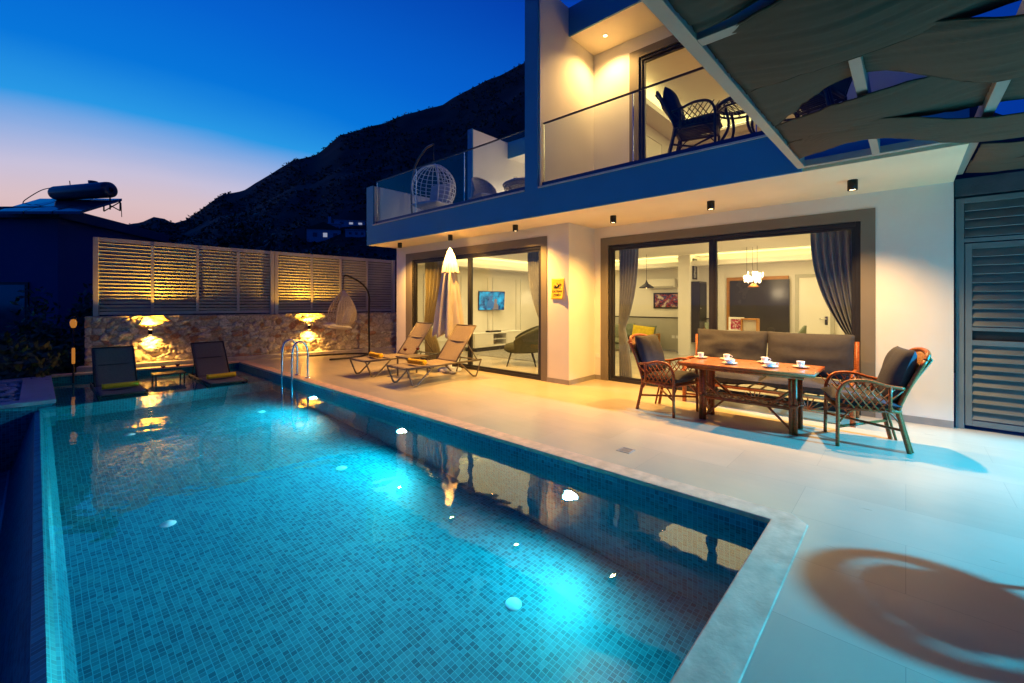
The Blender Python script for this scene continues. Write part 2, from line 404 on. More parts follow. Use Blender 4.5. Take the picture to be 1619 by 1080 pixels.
# round inlet plates on the pool floor
inl = [(2.48,2.24,'round white inlet plate on the pool floor nearest the camera, below the bright pool lamp'),
       (2.58,5.25,'round white inlet plate on the pool floor in the middle of the house side'),
       (.85,5.24,'round white inlet plate on the pool floor in the middle of the far-left side'),
       (2.66,8.39,'round white inlet plate on the pool floor closest to the steel ladder'),
       (.92,8.42,'round white inlet plate on the pool floor left of the yellow wall-lamp reflection')]
for i, (x, y, l) in enumerate(inl):
    if i == 0:
        p0 = MB().lathe([(0,.016),(.022,.017),(.03,.011),(.058,.010),(.065,0)], n=24).build('pool_inlet', 'white_ceramic')
        p0.location = (x, y, -1.42); tag(p0, l, 'pool inlet', 'inlet plates in the pool floor')
    else:
        c = p0.copy(); COL.objects.link(c); c.location = (x, y, -1.42); c['label'] = l

# planter block on the left of the pool, with pebbles and two rocks
pt = thing('pebble_planter', 'pale blue-grey stone planter bed with pebbles beside the far pool corner', 'planter', (0,0,0))
pm = MB(); pm.box((-4,9.68,-.06),(.2,9.98,.0)).box((-.18,9.98,-.06),(.2,12.86,.0)).box((-4,12.5,-.06),(-.18,12.86,.0))
pm.build('planter_rim', 'planter_marble', pt, bevel=.006)
MB().box((-4,9.70,-1.7),(.18,12.84,-.062)).build('planter_body', 'tile_end', pt)
pm = MB()
for i in range(700):
    x, y, s = random.uniform(-2.6,-.2), random.uniform(10.0,12.46), random.uniform(.03,.06)
    T = Matrix.Translation((x,y,-.04)) @ Matrix.Rotation(random.random()*6,4,'Z') @ Matrix.Diagonal((s*1.3,s,s*.6,1))
    pm.lathe([(0,-1),(.8,-.5),(.95,.1),(.6,.75),(0,1)], n=6, T=T)
o = pm.build('pebbles', 'pebble', pt); o['kind'] = 'stuff'
def rock(name, lab, loc, sx, sy, sz, seed):
    m = MB()
    def fn(u, v):
        a, b = 2*PI*u, PI*v
        d = Vector((math.sin(b)*math.cos(a), math.sin(b)*math.sin(a), -math.cos(b)))
        k = 1 + .35*noise.noise(d*1.6+Vector((seed,0,0))) + .15*noise.noise(d*4+Vector((0,seed,0)))
        return (d.x*sx*k, d.y*sy*k, d.z*sz*k + sz*.9)
    m.grid(fn, 20, 12)
    o = m.build(name, 'warm_rock'); o.location = loc; tag(o, lab, 'rock')
rock('rock', 'tall upright tan rock standing on the pebble planter', (-.52,10.7,-.03), .10, .085, .20, 3)
rock('rock', 'small low tan rock lying on the pebble planter', (-.62,10.15,-.03), .10, .085, .06, 9)

# ------------------------------------------------------------------ stone boundary wall
P0, P1 = Vector((.72,13.37,0)), Vector((7.65,11.93,0))
WD = (P1-P0).normalized(); WN = Vector((WD.y,-WD.x,0)); WL = (P1-P0).length     # WN points at the pool
def wp(s, off, z): return P0 + WD*s + WN*off + Vector((0,0,z))
sw = thing('stone_wall', 'low rough limestone boundary wall behind the pool, lit by two yellow lamps', 'wall', (0,0,0))
random.seed(11)
cells = [(random.uniform(-.2,WL+.2), random.uniform(-.1,1.2), random.random(), random.random()) for _ in range(520)]
from mathutils import kdtree
kd = kdtree.KDTree(len(cells))
for i, c in enumerate(cells): kd.insert((c[0]*.8, c[1]*1.15, 0), i)
kd.balance()
cols = []
def stone_pt(s, z):
    q = Vector((s*.8+.05*noise.noise(Vector((s*4,z*4,0))), z*1.15+.05*noise.noise(Vector((s*4,z*4,7))), 0))
    r = kd.find_n(q, 2); e = r[1][2]-r[0][2]; c = cells[r[0][1]]
    h = min(1, e/.028)
    d = .02+.055*h**.6*(.5+.7*c[2]) + .035*noise.noise(Vector((s*6,z*6,c[2]*30))) + .02*noise.noise(Vector((s*17,z*17,3)))
    k = c[3]; base = (.80,.70,.52)
    if k > .87: base = (.56,.32,.18)
    elif k > .70: base = (.74,.56,.36)
    elif k > .45: base = (.74,.66,.52)
    f = .75+.5*c[2]
    if h < .5: base = (.56,.49,.38); f = 1
    return d, tuple(min(.85,x*f) for x in base)
nu, nv = 300, 52
def fn(u, v):
    s, z = u*WL, v*1.15
    d, c = stone_pt(s, z); cols.append(c)
    return wp(s, d, z)
m = MB().grid(fn, nu, nv)
o = m.build('stone_face', 'wall_stone', sw)
ca = o.data.color_attributes.new('stone', 'FLOAT_COLOR', 'POINT')
for i, c in enumerate(cols): ca.data[i].color = (*c, 1)
b = MB().prism([tuple(wp(0,.02,0))[:2], tuple(wp(WL,.02,0))[:2], tuple(wp(WL,-.28,0))[:2], tuple(wp(0,-.28,0))[:2]], -1.7, 1.13)
b.prism([tuple(wp(0,.06,0))[:2], tuple(wp(WL,.06,0))[:2], tuple(wp(WL,-.29,0))[:2], tuple(wp(0,-.29,0))[:2]], 1.131, 1.17)
o = b.build('wall_core', 'wall_stone', sw)
ca = o.data.color_attributes.new('stone', 'FLOAT_COLOR', 'POINT')
for d in ca.data: d.color = (.5,.42,.34,1)
MB().prism([tuple(wp(-.1,.24,0))[:2], tuple(wp(WL,.24,0))[:2], tuple(wp(WL,.0,0))[:2], tuple(wp(-.1,.0,0))[:2]], -.1, .09).build('wall_kerb', 'curb_stone', sw, bevel=.01)

# louvred metal screens standing on the wall
def screen_fence(s0, s1, bars, h0, h1, label):
    t = thing('louvre_fence', label, 'fence', (0,0,0), 0, 'louvred screens on the stone wall')
    def zt(s): return h0 + (h1-h0)*(s-s0)/(s1-s0)
    def slab(m, a, b, o0, o1, z0, z1a, z1b=None):
        z1b = z1a if z1b is None else z1b
        v = [wp(a,o0,z0),wp(b,o0,z0),wp(b,o1,z0),wp(a,o1,z0),wp(a,o0,z1a),wp(b,o0,z1b),wp(b,o1,z1b),wp(a,o1,z1a)]
        m.add(v, [(0,3,2,1),(4,5,6,7),(0,1,5,4),(1,2,6,5),(2,3,7,6),(3,0,4,7)])
    for s in (s0, s1-.09):
        m = MB(); slab(m, s, s+.09, -.20, -.06, 1.17, zt(s)); m.build('post', 'fence_metal', t, bevel=.005)
    m = MB(); v0, v1 = s0+.09, s1-.09
    v = [wp(v0,-.17,zt(v0)-.09),wp(v1,-.17,zt(v1)-.09),wp(v1,-.10,zt(v1)-.09),wp(v0,-.10,zt(v0)-.09),wp(v0,-.17,zt(v0)),wp(v1,-.17,zt(v1)),wp(v1,-.10,zt(v1)),wp(v0,-.10,zt(v0))]
    m.add(v, [(0,3,2,1),(4,5,6,7),(0,1,5,4),(1,2,6,5),(2,3,7,6),(3,0,4,7)])
    slab(m, v0, v1, -.17, -.10, 1.20, 1.27); m.build('rail', 'fence_metal', t)
    for s in bars:
        m = MB(); slab(m, s-.03, s+.03, -.115, -.085, 1.27, zt(s)-.09); m.build('mullion', 'fence_metal', t)
    n = 19; m = MB()
    for i in range(n):
        f = (i+.5)/n; za, zb = 1.28+(zt(v0)-.1-1.28)*f, 1.28+(zt(v1)-.1-1.28)*f
        q = [(-.150,-.034),(-.112,.024),(-.104,.020),(-.142,-.038)]
        v = [wp(v0,o_,za+dz) for o_,dz in q] + [wp(v1,o_,zb+dz) for o_,dz in q]
        m.add(v, [(0,1,2,3),(7,6,5,4),(0,4,5,1),(1,5,6,2),(2,6,7,3),(3,7,4,0)])
    m.build('slats', 'fence_metal', t)
D0 = lambda x, y: (Vector((x,y,0))-P0).dot(WD)
sA, sB, sC = D0(.83,13.35), D0(4.34,12.62), WL
screen_fence(sA, sB-.01, [D0(1.83,13.14),D0(2.68,12.96),D0(3.52,12.79)], 2.95, 2.87, 'grey louvred metal screen on the stone wall, left half, brightly lit from below')
screen_fence(sB, sC, [D0(5.26,12.43),D0(6.03,12.27),D0(6.79,12.11)], 2.87, 2.81, 'grey louvred metal screen on the stone wall, behind the beige hanging chair')
# two up-and-down wall lamps
for i, (s, l) in enumerate(((D0(1.81,13.14), 'small up-and-down wall lamp on the stone wall above the two dark poolside loungers'), (D0(5.14,12.45), 'small up-and-down wall lamp on the stone wall behind the pool ladder'))):
    p = wp(s, .17, .79)
    if i == 0:
        wl0 = t = thing('wall_lamp', l, 'wall lamp', p, math.atan2(WD.y, WD.x), 'lamps on the stone wall')
        MB().box((-.035,-.04,-.06),(.035,.04,.06)).build('lamp_body', 'black_metal', t, bevel=.004)
        for z in (.0605, -.063): box((-.028,-.032,z),(.028,.032,z+.0025)).build('lamp_lens', 'sconce_glow', t)
        MB().box((-.02,.04,-.02),(.02,.16,.02)).build('bracket', 'black_metal', t)
    else: dup(wl0, p, math.atan2(WD.y, WD.x), l)
    q = Vector(p)
    spot('wall_lamp_up', q+Vector((0,0,.08))+WN*.01, q+Vector((0,0,2))+WN*.02-WD*.02, 230, (1,.47,.03), 135, .5, .03)
    spot('wall_lamp_down', q-Vector((0,0,.08)), q-Vector((0,0,2))-WN*.25, 125, (1,.50,.09), 140, 1, .03)

# ------------------------------------------------------------------ the villa
V = thing('villa', 'white two-storey villa with blue-grey fascias, balconies and lit sliding doors', 'house', (6.5,5,0))
VT = Matrix.Translation((-6.5,-5,0))
def vp(m, name, ma, bevel=0, parent=None):
    """a part of the villa, given in world coordinates"""
    o = m.build(name, ma, parent or V, T=VT if parent is None else None, bevel=bevel); return o
SZ, FZ = 2.92, 3.38
# ground-floor walls
m = MB(); m.box((6.44,4.48,0),(6.60,5.11,SZ)).box((6.44,9.29,0),(6.60,10.01,SZ)).box((6.44,5.11,2.565),(6.60,9.29,SZ))
m.box((6.60,4.48,0),(7.31,4.62,SZ))
m.box((7.31,-.42,0),(7.46,.44,SZ)).box((7.31,4.18,0),(7.46,4.62,SZ)).box((7.31,.44,2.565),(7.46,4.18,SZ))
vp(m, 'facade_wall', 'white_plaster')
m = MB(); m.box((7.46,-.42,0),(13,-.27,SZ)).box((12.9,-.27,0),(13.05,10.01,SZ)).box((6.60,9.86,0),(12.9,10.01,SZ))
vp(m, 'outer_wall', 'white_plaster')
# painted bands round the doors
def trim(m, x, y0, y1, z1, iy0, iy1, iz1, z0=0):
    m.box((x-.012,y0,z0),(x+.02,iy0,z1)).box((x-.012,iy1,z0),(x+.02,y1,z1)).box((x-.012,iy0,iz1),(x+.02,iy1,z1))
m = MB(); trim(m, 7.31, .29, 4.34, 2.715, .44, 4.18, 2.565); vp(m, 'door_band', 'olive_trim')
m = MB(); trim(m, 6.44, 4.97, 9.57, 2.73, 5.11, 9.29, 2.565); vp(m, 'door_band', 'olive_trim')
vp(box((6.425,9.57,0),(6.44,10.01,.085)), 'plinth', 'plinth_stone'); vp(box((7.295,-.42,0),(7.31,.29,.085)), 'plinth', 'plinth_stone')
vp(MB().prism([(6.425,4.97),(6.425,4.465),(7.295,4.465),(7.295,4.34),(7.31,4.34),(7.31,4.48),(6.44,4.48),(6.44,4.97)], 0, .085), 'plinth', 'plinth_stone')
# slab, soffit and fascia
vp(box((5.64,-.42,SZ),(13,10.05,3.26)), 'floor_slab', 'glow_tinted_plaster')
m = MB(); m.box((5.60,.84,SZ-.001),(5.638,4.52,FZ)).box((5.60,4.80,SZ-.001),(5.638,10.05,FZ)).box((5.60,-.42,SZ+.07),(5.638,.84,FZ))
vp(m, 'fascia', 'sky_tinted_paint')
m = MB(); m.box((5.575,-.42,FZ),(5.80,4.50,FZ+.022)).box((5.575,4.80,FZ),(5.80,9.74,FZ+.022)); vp(m, 'ledge_cap', 'pale_stone_cap')
vp(box((5.80,-.30,3.262),(7.308,4.50,3.445)), 'balcony_floor', 'interior_floor'); vp(box((5.80,4.80,3.262),(13,9.74,3.30)), 'balcony_floor', 'interior_floor')
# tower fin
vp(box((5.64,4.50,3.261),(7.31,4.78,6.80)), 'fin_wall', 'white_plaster')
vp(box((5.598,4.52,SZ-.002),(5.638,4.80,6.80)), 'fin_edge', 'sky_tinted_paint')
# left parapet
vp(box((5.64,9.76,3.261),(13,10.05,4.37)), 'parapet', 'white_plaster')
vp(box((5.598,9.74,FZ),(5.638,10.052,4.37)), 'parapet_edge', 'sky_tinted_paint')
# right parapet of the balcony
vp(box((5.64,-.42,3.40),(7.31,-.30,4.40)), 'balcony_end_wall', 'sky_tinted_paint')
# upper storey
m = MB(); m.box((7.31,3.56,3.261),(7.46,4.78,6.29)).box((7.31,-.42,3.261),(7.46,1.0,6.29)).box((7.31,1.0,5.90),(7.46,3.56,6.29))
vp(m, 'upper_wall', 'white_plaster')
m = MB(); m.box((7.46,4.62,3.261),(13,4.78,6.29)).box((7.46,-.42,3.261),(13,-.27,6.29)).box((12,-.27,3.261),(12.15,4.62,6.29)); vp(m, 'upper_side_wall', 'white_plaster')
m = MB(); trim(m, 7.31, .82, 3.74, 6.045, 1.0, 3.56, 5.90, 3.30); vp(m, 'door_band', 'olive_trim')
vp(box((6.50,-.60,6.291),(13,4.499,6.78)), 'roof_slab', 'glow_tinted_plaster')
vp(box((6.46,-.60,6.289),(6.498,4.499,6.80)), 'roof_fascia', 'sky_tinted_paint')
# set-back upper part over the left terrace
m = MB(); m.box((7.90,8.60,3.30),(12.5,8.78,6.14)); vp(m, 'terrace_partition', 'white_plaster')
vp(box((7.86,8.598,3.30),(7.898,8.782,6.15)), 'partition_edge', 'sky_tinted_paint')
vp(box((9.30,4.78,5.68),(12.5,8.598,6.13)), 'canopy', 'white_plaster')
vp(box((9.26,4.78,5.678),(9.298,8.598,6.14)), 'canopy_fascia', 'sky_tinted_paint')
m = MB(); m.box((10.6,4.78,3.30),(10.75,5.6,5.68)).box((10.6,7.4,3.30),(10.75,8.598,5.68)).box((10.6,5.6,5.4),(10.75,7.4,5.68)); vp(m, 'terrace_back_wall', 'white_plaster')
m = MB(); trim(m, 10.6, 5.45, 7.55, 5.52, 5.6, 7.4, 5.4, 3.30); vp(m, 'door_band', 'olive_trim')
# inside
vp(box((7.44,-.27,-.10),(12.9,9.86,.012)).box((6.58,4.62,-.10),(7.44,9.86,.012)), 'room_floor', 'interior_floor')
m = MB(); m.box((7.46,-.27,2.80),(12.9,4.62,2.918)).box((6.60,4.62,2.80),(12.9,9.86,2.918)); vp(m, 'ceiling', 'interior_white')
m = MB(); m.box((12.3,-.27,2.50),(12.899,9.3,2.56)).box((12.3,-.27,2.561),(12.34,9.3,2.63)).box((6.62,9.26,2.50),(12.3,9.859,2.56)).box((6.62,9.26,2.561),(12.3,9.30,2.63)); vp(m, 'cove_shelf', 'interior_white')
m = MB(); m.box((12.36,0,2.565),(12.42,9.2,2.60)).box((6.9,9.32,2.565),(12.2,9.38,2.60)); vp(m, 'cove_strip', 'cove_glow')
m = MB()
for x in (7.2, 8.55, 9.9, 11.25):            # raised mouldings on the far wall of the lounge
    a, b_, z0, z1 = x, x+1.15, .35, 2.25
    for q in ((a,z0,b_,z0+.03),(a,z1,b_,z1+.03),(a,z0,a+.03,z1),(b_-.03,z0,b_,z1)): m.box((q[0],9.835,q[1]),(q[2],9.861,q[3]))
m.box((6.62,9.83,2.36),(12.3,9.861,2.40))
vp(m, 'wall_moulding', 'interior_white')
m = MB(); m.box((12.875,4.0,.03),(12.899,9.8,1.0)); vp(m, 'dado', 'panel_grey')
m = MB(); m.box((12.86,4.0,1.0),(12.899,9.8,1.03)); vp(m, 'dado_rail', 'dark_panel')
vp(box((12.2,4.43,.012),(12.899,4.76,2.80)), 'column', 'interior_white')
# dark built-in panel with a wooden surround, and a white door, on the back wall
m = MB(); m.box((12.83,2.20,.72),(12.90,3.66,2.16)); vp(m, 'wood_surround', 'honey_wood')
m = MB(); m.box((12.79,2.17,.5),(12.832,3.57,2.07)); vp(m, 'dark_wall_panel', 'dark_panel')
dr = vp(box((12.85,1.34,.012),(12.90,1.98,2.10)), 'inner_door', 'interior_white')
MB().tube([(12.83,1.42,1.08),(12.80,1.42,1.08),(12.80,1.55,1.08)], .012).box((12.84,1.39,.94),(12.849,1.45,1.14)).build('door_handle', 'steel', dr)
m = MB(); m.box((12.83,1.98,.012),(12.905,2.06,2.18)).box((12.83,1.26,.012),(12.905,1.34,2.18)).box((12.83,1.34,2.10),(12.905,1.98,2.18)); vp(m, 'door_casing', 'panel_grey')
m = MB()
for y, z in ((4.41,.46),): m.box((7.298,y-.04,z-.04),(7.312,y+.04,z+.04))
vp(m, 'wall_socket', 'white_ceramic', .004)
for y0, z0, x1 in ((5.0,.40,12.876),(5.12,.40,12.876)): vp(box((12.868,y0,z0),(x1,y0+.09,z0+.09)), 'switch_plate', 'white_ceramic')
# upper room
vp(box((7.44,-.27,3.262),(12,4.62,3.31)), 'upper_floor', 'honey_wood')
vp(box((7.46,-.27,6.12),(12,4.62,6.288)), 'upper_ceiling', 'interior_white')
m = MB(); m.box((7.5,4.14,5.78),(12,4.619,5.84)).box((7.5,4.14,5.841),(12,4.18,5.90)).box((11.5,-.27,5.78),(11.999,4.14,5.84)); vp(m, 'upper_cove_shelf', 'interior_white')
vp(box((7.6,4.20,5.845),(11.9,4.26,5.88)).box((11.6,-.1,5.845),(11.66,4.1,5.88)), 'upper_cove_strip', 'cove_glow')
m = MB()
for x in (7.62, 8.72, 9.82):
    for q in ((x,3.6,x+.95,3.63),(x,5.5,x+.95,5.53),(x,3.6,x+.03,5.5),(x+.92,3.6,x+.95,5.5)): m.box((q[0],4.60,q[1]),(q[2],4.621,q[3]))
vp(m, 'upper_moulding', 'interior_white')

# sliding doors: frame > panes
def sliding(x, y0, y1, z0, z1, mull, name='sliding_door', fr=.055, open_=False):
    m = MB()
    m.box((x+.02,y0,z0),(x+.12,y0+fr,z1)).box((x+.02,y1-fr,z0),(x+.12,y1,z1)).box((x+.02,y0+fr,z1-fr),(x+.12,y1-fr,z1)).box((x+.02,y0+fr,z0),(x+.12,y1-fr,z0+.055))
    for a, b_ in mull: m.box((x+.035,a,z0+.055),(x+.105,b_,z1-fr))
    f = vp(m, name, 'anthracite', .004)
    ed = [y0+fr]+[q for ab in mull for q in ab]+[y1-fr]
    for i in range(0, len(ed), 2):
        pm = MB(); a, b_ = ed[i], ed[i+1]
        s = .042
        pm.box((x+.045,a,z0+.056),(x+.09,a+s,z1-fr-.001)).box((x+.045,b_-s,z0+.056),(x+.09,b_,z1-fr-.001)).box((x+.046,a+s,z1-fr-s),(x+.089,b_-s,z1-fr-.001)).box((x+.046,a+s,z0+.056),(x+.089,b_-s,z0+.056+s))
        pm.build('sash', 'anthracite', f)
        box((x+.062,a+s,z0+.056+s),(x+.070,b_-s,z1-fr-s)).build('pane', 'pane_glass', f)
    return f
d1 = sliding(7.31, .44, 4.18, 0, 2.565, [(2.285,2.325)])
d2 = sliding(6.44, 5.11, 9.29, 0, 2.565, [(7.16,7.20)])
d3 = sliding(7.31, 1.0, 3.56, 3.30, 5.90, [])
d4 = sliding(10.6, 5.6, 7.4, 3.30, 5.40, [(6.45,6.55)])
# glass balustrades
def balustrade(y0, y1, joints, label):
    t = thing('glass_balustrade', label, 'balustrade', (5.70,(y0+y1)/2,FZ+.022), 0, 'glass balustrades of the balcony'); yc = (y0+y1)/2
    box((-.03,y0-yc,0),(.03,y1-yc,.085)).build('base_shoe', 'navy_paint', t)
    ed = [y0]+joints+[y1]
    for a, b_ in zip(ed, ed[1:]): box((-.007,a-yc+.006,.086),(.007,b_-yc-.006,1.06)).build('glass_panel', 'rail_glass', t)
    box((-.014,y0-yc,1.0605),(.014,y1-yc,1.082)).build('handrail', 'dark_metal', t)
    for a in [y0+.012]+[j for j in joints]+[y1-.012]: box((-.009,a-yc-.005,.086),(.009,a-yc+.005,1.06)).build('glass_joint', 'steel', t)
balustrade(4.82, 9.73, [6.46, 8.08], 'clear glass balustrade on the left balcony in front of the white egg chair')
balustrade(-.29, 4.48, [1.3, 2.86], 'clear glass balustrade on the right balcony in front of the navy wicker chair')

# soffit downlights
dls = [((5.90,9.03),'small black cylinder downlight under the balcony at its far left corner'),((5.91,7.15),'small black cylinder downlight directly above the closed parasol'),
       ((5.97,5.35),'small black cylinder downlight above the left sliding door, next to the inner corner'),((6.42,3.58),'small black cylinder downlight above the left end of the right sliding door'),
       ((6.42,2.04),'small black cylinder downlight above the middle of the right sliding door'),((6.42,.46),'small black cylinder downlight nearest the pergola, above the grey sofa end')]
for i, ((x, y), l) in enumerate(dls):
    if i == 0:
        dl0 = t = thing('downlight', l, 'downlight', (x,y,SZ), 0, 'cylinder downlights under the balcony')
        MB().lathe([(0,0),(.05,0),(.05,-.118),(.044,-.118),(.044,-.10)], n=20).build('can', 'black_metal', t)
        MB().lathe([(.044,-.106),(0,-.106)], n=20).build('lens', 'lamp_glow', t)
    else: dup(dl0, (x,y,SZ), 0, l)
    spot('downlight_beam', (x,y,SZ-.125), (x,y,0), (520 if i else 380) if i < 5 else 500, (1,.50,.095) if i < 5 else (1,.57,.20), (138,138,138,132,118,112)[i], 1, .03)
t = thing('recessed_light', 'small round recessed light in the roof soffit above the right balcony', 'ceiling light', (6.89,4.0,6.289))
MB().lathe([(.055,0),(.055,-.006),(.035,-.006),(.035,-.001)], n=20).build('ring', 'white_ceramic', t); MB().lathe([(.035,-.003),(0,-.003)], n=20).build('lens', 'sconce_glow', t)
spot('recessed_beam', (6.89,4.0,6.27), (6.89,4.0,3.3), 190, (1,.58,.18), 140, .8, .03)
# room lamps
W = (1,.74,.30)
area('dining_ceiling_lamp', (10.0,2.0,2.78), (10.0,2.0,0), 140, W, 4, 3)
area('lounge_ceiling_lamp', (9.6,7.2,2.78), (9.6,7.2,0), 150, W, 5, 4)
area('bedroom_ceiling_lamp', (9.6,2.2,6.1), (9.6,2.2,3), 85, W, 3.5, 3.5)
spot('terrace_lamp', (9.9,6.7,5.66), (9.9,6.7,3), 900, (1,.78,.5), 150, .8, .05)
for x in (8.1, 9.9, 11.6): spot('wall_washer', (x,9.2,2.47), (x,9.86,0), 36, (1,.78,.40), 75, .7, .03)
#BODY2
# ------------------------------------------------------------------ louvred gate on the right
t = thing('louvre_gate', 'tall dark grey louvred metal gate at the right end of the villa', 'gate', (7.40,-.44,0))
m = MB(); m.box((-.04,-.07,0),(.04,0,2.72)).box((-.04,-1.72,0),(.04,-1.65,2.72)).box((-.04,-1.65,2.66),(.04,-.07,2.72)).box((-.04,-1.65,2.20),(.04,-.07,2.245)); m.build('gate_frame', 'gate_metal', t, bevel=.004)
def louvres(m, z0, z1, y0, y1, n):
    for i in range(n):
        z = z0+(z1-z0)*(i+.5)/n; h = (z1-z0)/n
        v = [(.02,y0,z+h*.56),(-.035,y0,z-h*.38),(-.030,y0,z-h*.44),(.026,y0,z+h*.50)]
        v += [(a,y1,c) for a,_,c in v]
        m.add(v, [(0,1,2,3),(7,6,5,4),(0,4,5,1),(1,5,6,2),(2,6,7,3),(3,7,4,0)])
m = MB(); louvres(m, 2.25, 2.655, -.075, -1.645, 4); m.build('fixed_slats', 'gate_metal', t)
m = MB(); m.box((-.03,-.135,.045),(.03,-.078,2.185)).box((-.03,-1.64,.045),(.03,-1.583,2.185)).box((-.03,-1.583,2.12),(.03,-.135,2.185)).box((-.03,-1.583,.045),(.03,-.135,.11)).box((-.03,-1.583,1.16),(.03,-.135,1.20)).box((-.03,-1.583,.99),(.03,-.135,1.05))
dl = m.build('gate_leaf', 'gate_metal', t, bevel=.003)
m = MB(); louvres(m, 1.205, 2.115, -.136, -1.582, 9); louvres(m, .115, .985, -.136, -1.582, 9); m.build('slats', 'gate_metal', dl)
box((.0,-1.58,1.052),(.012,-.137,1.158)).build('lock_plate', 'dark_metal', dl)
t = tag(box((7.36,-1.95,2.745),(7.6,-.43,2.955)).build('gate_lintel', 'bare_concrete', bevel=.006), 'dark concrete lintel beam across the top of the louvred gate', 'beam')
tag(box((7.46,-6,0),(7.6,-2.16,2.75)).build('garden_wall', 'white_plaster'), 'plain white garden wall beyond the louvred gate', 'wall')

# ------------------------------------------------------------------ pergola
pg = thing('pergola', 'grey steel pergola with dark woven shade cloths above the terrace', 'pergola', (3,0,2.9))
PT = Matrix.Translation((-3,0,-2.9))
def pz(x): return 2.945-.028*(5.6-x)
def pbeam(name, x0, x1, y0, y1, h=.13):
    v = [(x0,y0,pz(x0)),(x1,y0,pz(x1)),(x1,y1,pz(x1)),(x0,y1,pz(x0))]; v += [(a,b,c+h) for a,b,c in v]
    MB().add(v, [(0,3,2,1),(4,5,6,7),(0,1,5,4),(1,2,6,5),(2,3,7,6),(3,0,4,7)]).build(name, 'beam_paint', pg, T=PT, bevel=.004)
pbeam('rafter', -1.6, 5.52, .80, .872)
pbeam('rafter', -1.6, 5.52, .185, .245)
pbeam('rafter', -1.6, 7.30, -.495, -.430)
pbeam('rafter', -1.6, 7.30, -1.25, -1.18)
pbeam('rafter', -1.6, 7.30, -1.95, -1.88)
pbeam('cross_beam', 2.30, 2.38, -1.17, .799)
pbeam('cross_beam', -.9, -.82, -1.17, .799)
pbeam('edge_beam', 5.521, 5.597, -.429, .872, .07)
for (x, y) in ((-1.5,.84),(-1.5,-1.92)): box((x-.04,y-.04,0),(x+.04,y+.04,pz(x))).build('post', 'beam_paint', pg, T=PT)
YS = [.795, .215, -.46, -1.22, -1.92]
def cloth(edges, seed):
    """a strip woven across the rafters; edges = (x_low, x_high, height over the beam bottom) at each rafter"""
    lo = curve([(YS[i],e[0],e[2]) for i, e in enumerate(edges)], 60); hi = curve([(YS[i],e[1],e[2]) for i, e in enumerate(edges)], 60)
    n = len(lo)-1; nv = 48
    def fn(u, v):
        i = min(n, int(round(u*n))); a, b = lo[i], hi[i]; x = a.y+(b.y-a.y)*v; y = a.x
        w = noise.noise(Vector((x*9+y*1.6,y*1.0,seed)))*.009 + noise.noise(Vector((x*24+y*3,y*1.3,seed+3)))*.013 + noise.noise(Vector((x*55+y*5,y*2,seed+9)))*.004
        sag = -.022*4*v*(1-v)*(.4+abs(math.sin(u*PI*2)))
        return (x, y, pz(x)+a.z+w+sag)
    m = MB().grid(fn, n, nv)
    for e in (0, 1): m.tube([fn(k/60, e) for k in range(61)], .007, 6)          # sewn hems
    o = m.build('shade_cloth', 'shade_cloth', pg, T=PT)
    s = o.modifiers.new('thickness', 'SOLIDIFY'); s.thickness = .003
U, O = -.03, .08
cloth([(4.60,5.20,.02),(4.18,4.74,U-.012),(4.78,5.50,U-.02),(4.9,5.6,U),(4.9,5.6,.1)], 1)
cloth([(4.10,4.72,.04),(3.68,4.42,U),(3.95,4.86,O),(3.9,4.7,U),(4.0,4.8,.1)], 2)
cloth([(3.18,4.05,.03),(2.92,3.54,O),(3.12,4.02,U),(3.1,3.9,O),(3.1,3.9,.1)], 3)
cloth([(2.40,3.22,.03),(2.16,3.02,U),(2.30,3.20,O),(2.4,3.1,U),(2.4,3.1,.1)], 4)
cloth([(1.42,2.28,.03),(1.30,2.26,O),(1.5,2.25,U),(1.5,2.2,O),(1.5,2.2,.1)], 5)
cloth([(.6,1.42,.03),(.5,1.3,U),(.7,1.45,O),(.6,1.4,U),(.6,1.4,.1)], 6)
def cloth2(edges, seed):
    global YS
    k = YS; YS = [-.50,-.80,-1.22,-1.92]; cloth(edges, seed); YS = k
cloth2([(5.7,6.5,U),(5.75,6.45,U-.02),(5.8,6.5,O),(5.8,6.5,U)], 7)
cloth2([(6.56,7.2,.0),(6.6,7.2,-.03),(6.6,7.2,U),(6.6,7.2,.05)], 8)
m = MB()
for x in (2.80,3.12,3.30,3.62,3.98,4.14,4.45,4.62,4.74,5.08): m.lathe([(0,0),(.013,0),(.013,.012),(0,.014)], n=8, T=Matrix.Translation((x,.799,pz(x)+.045)) @ Matrix.Rotation(PI/2,4,'X'))
m.build('screws', 'steel', pg, T=PT)

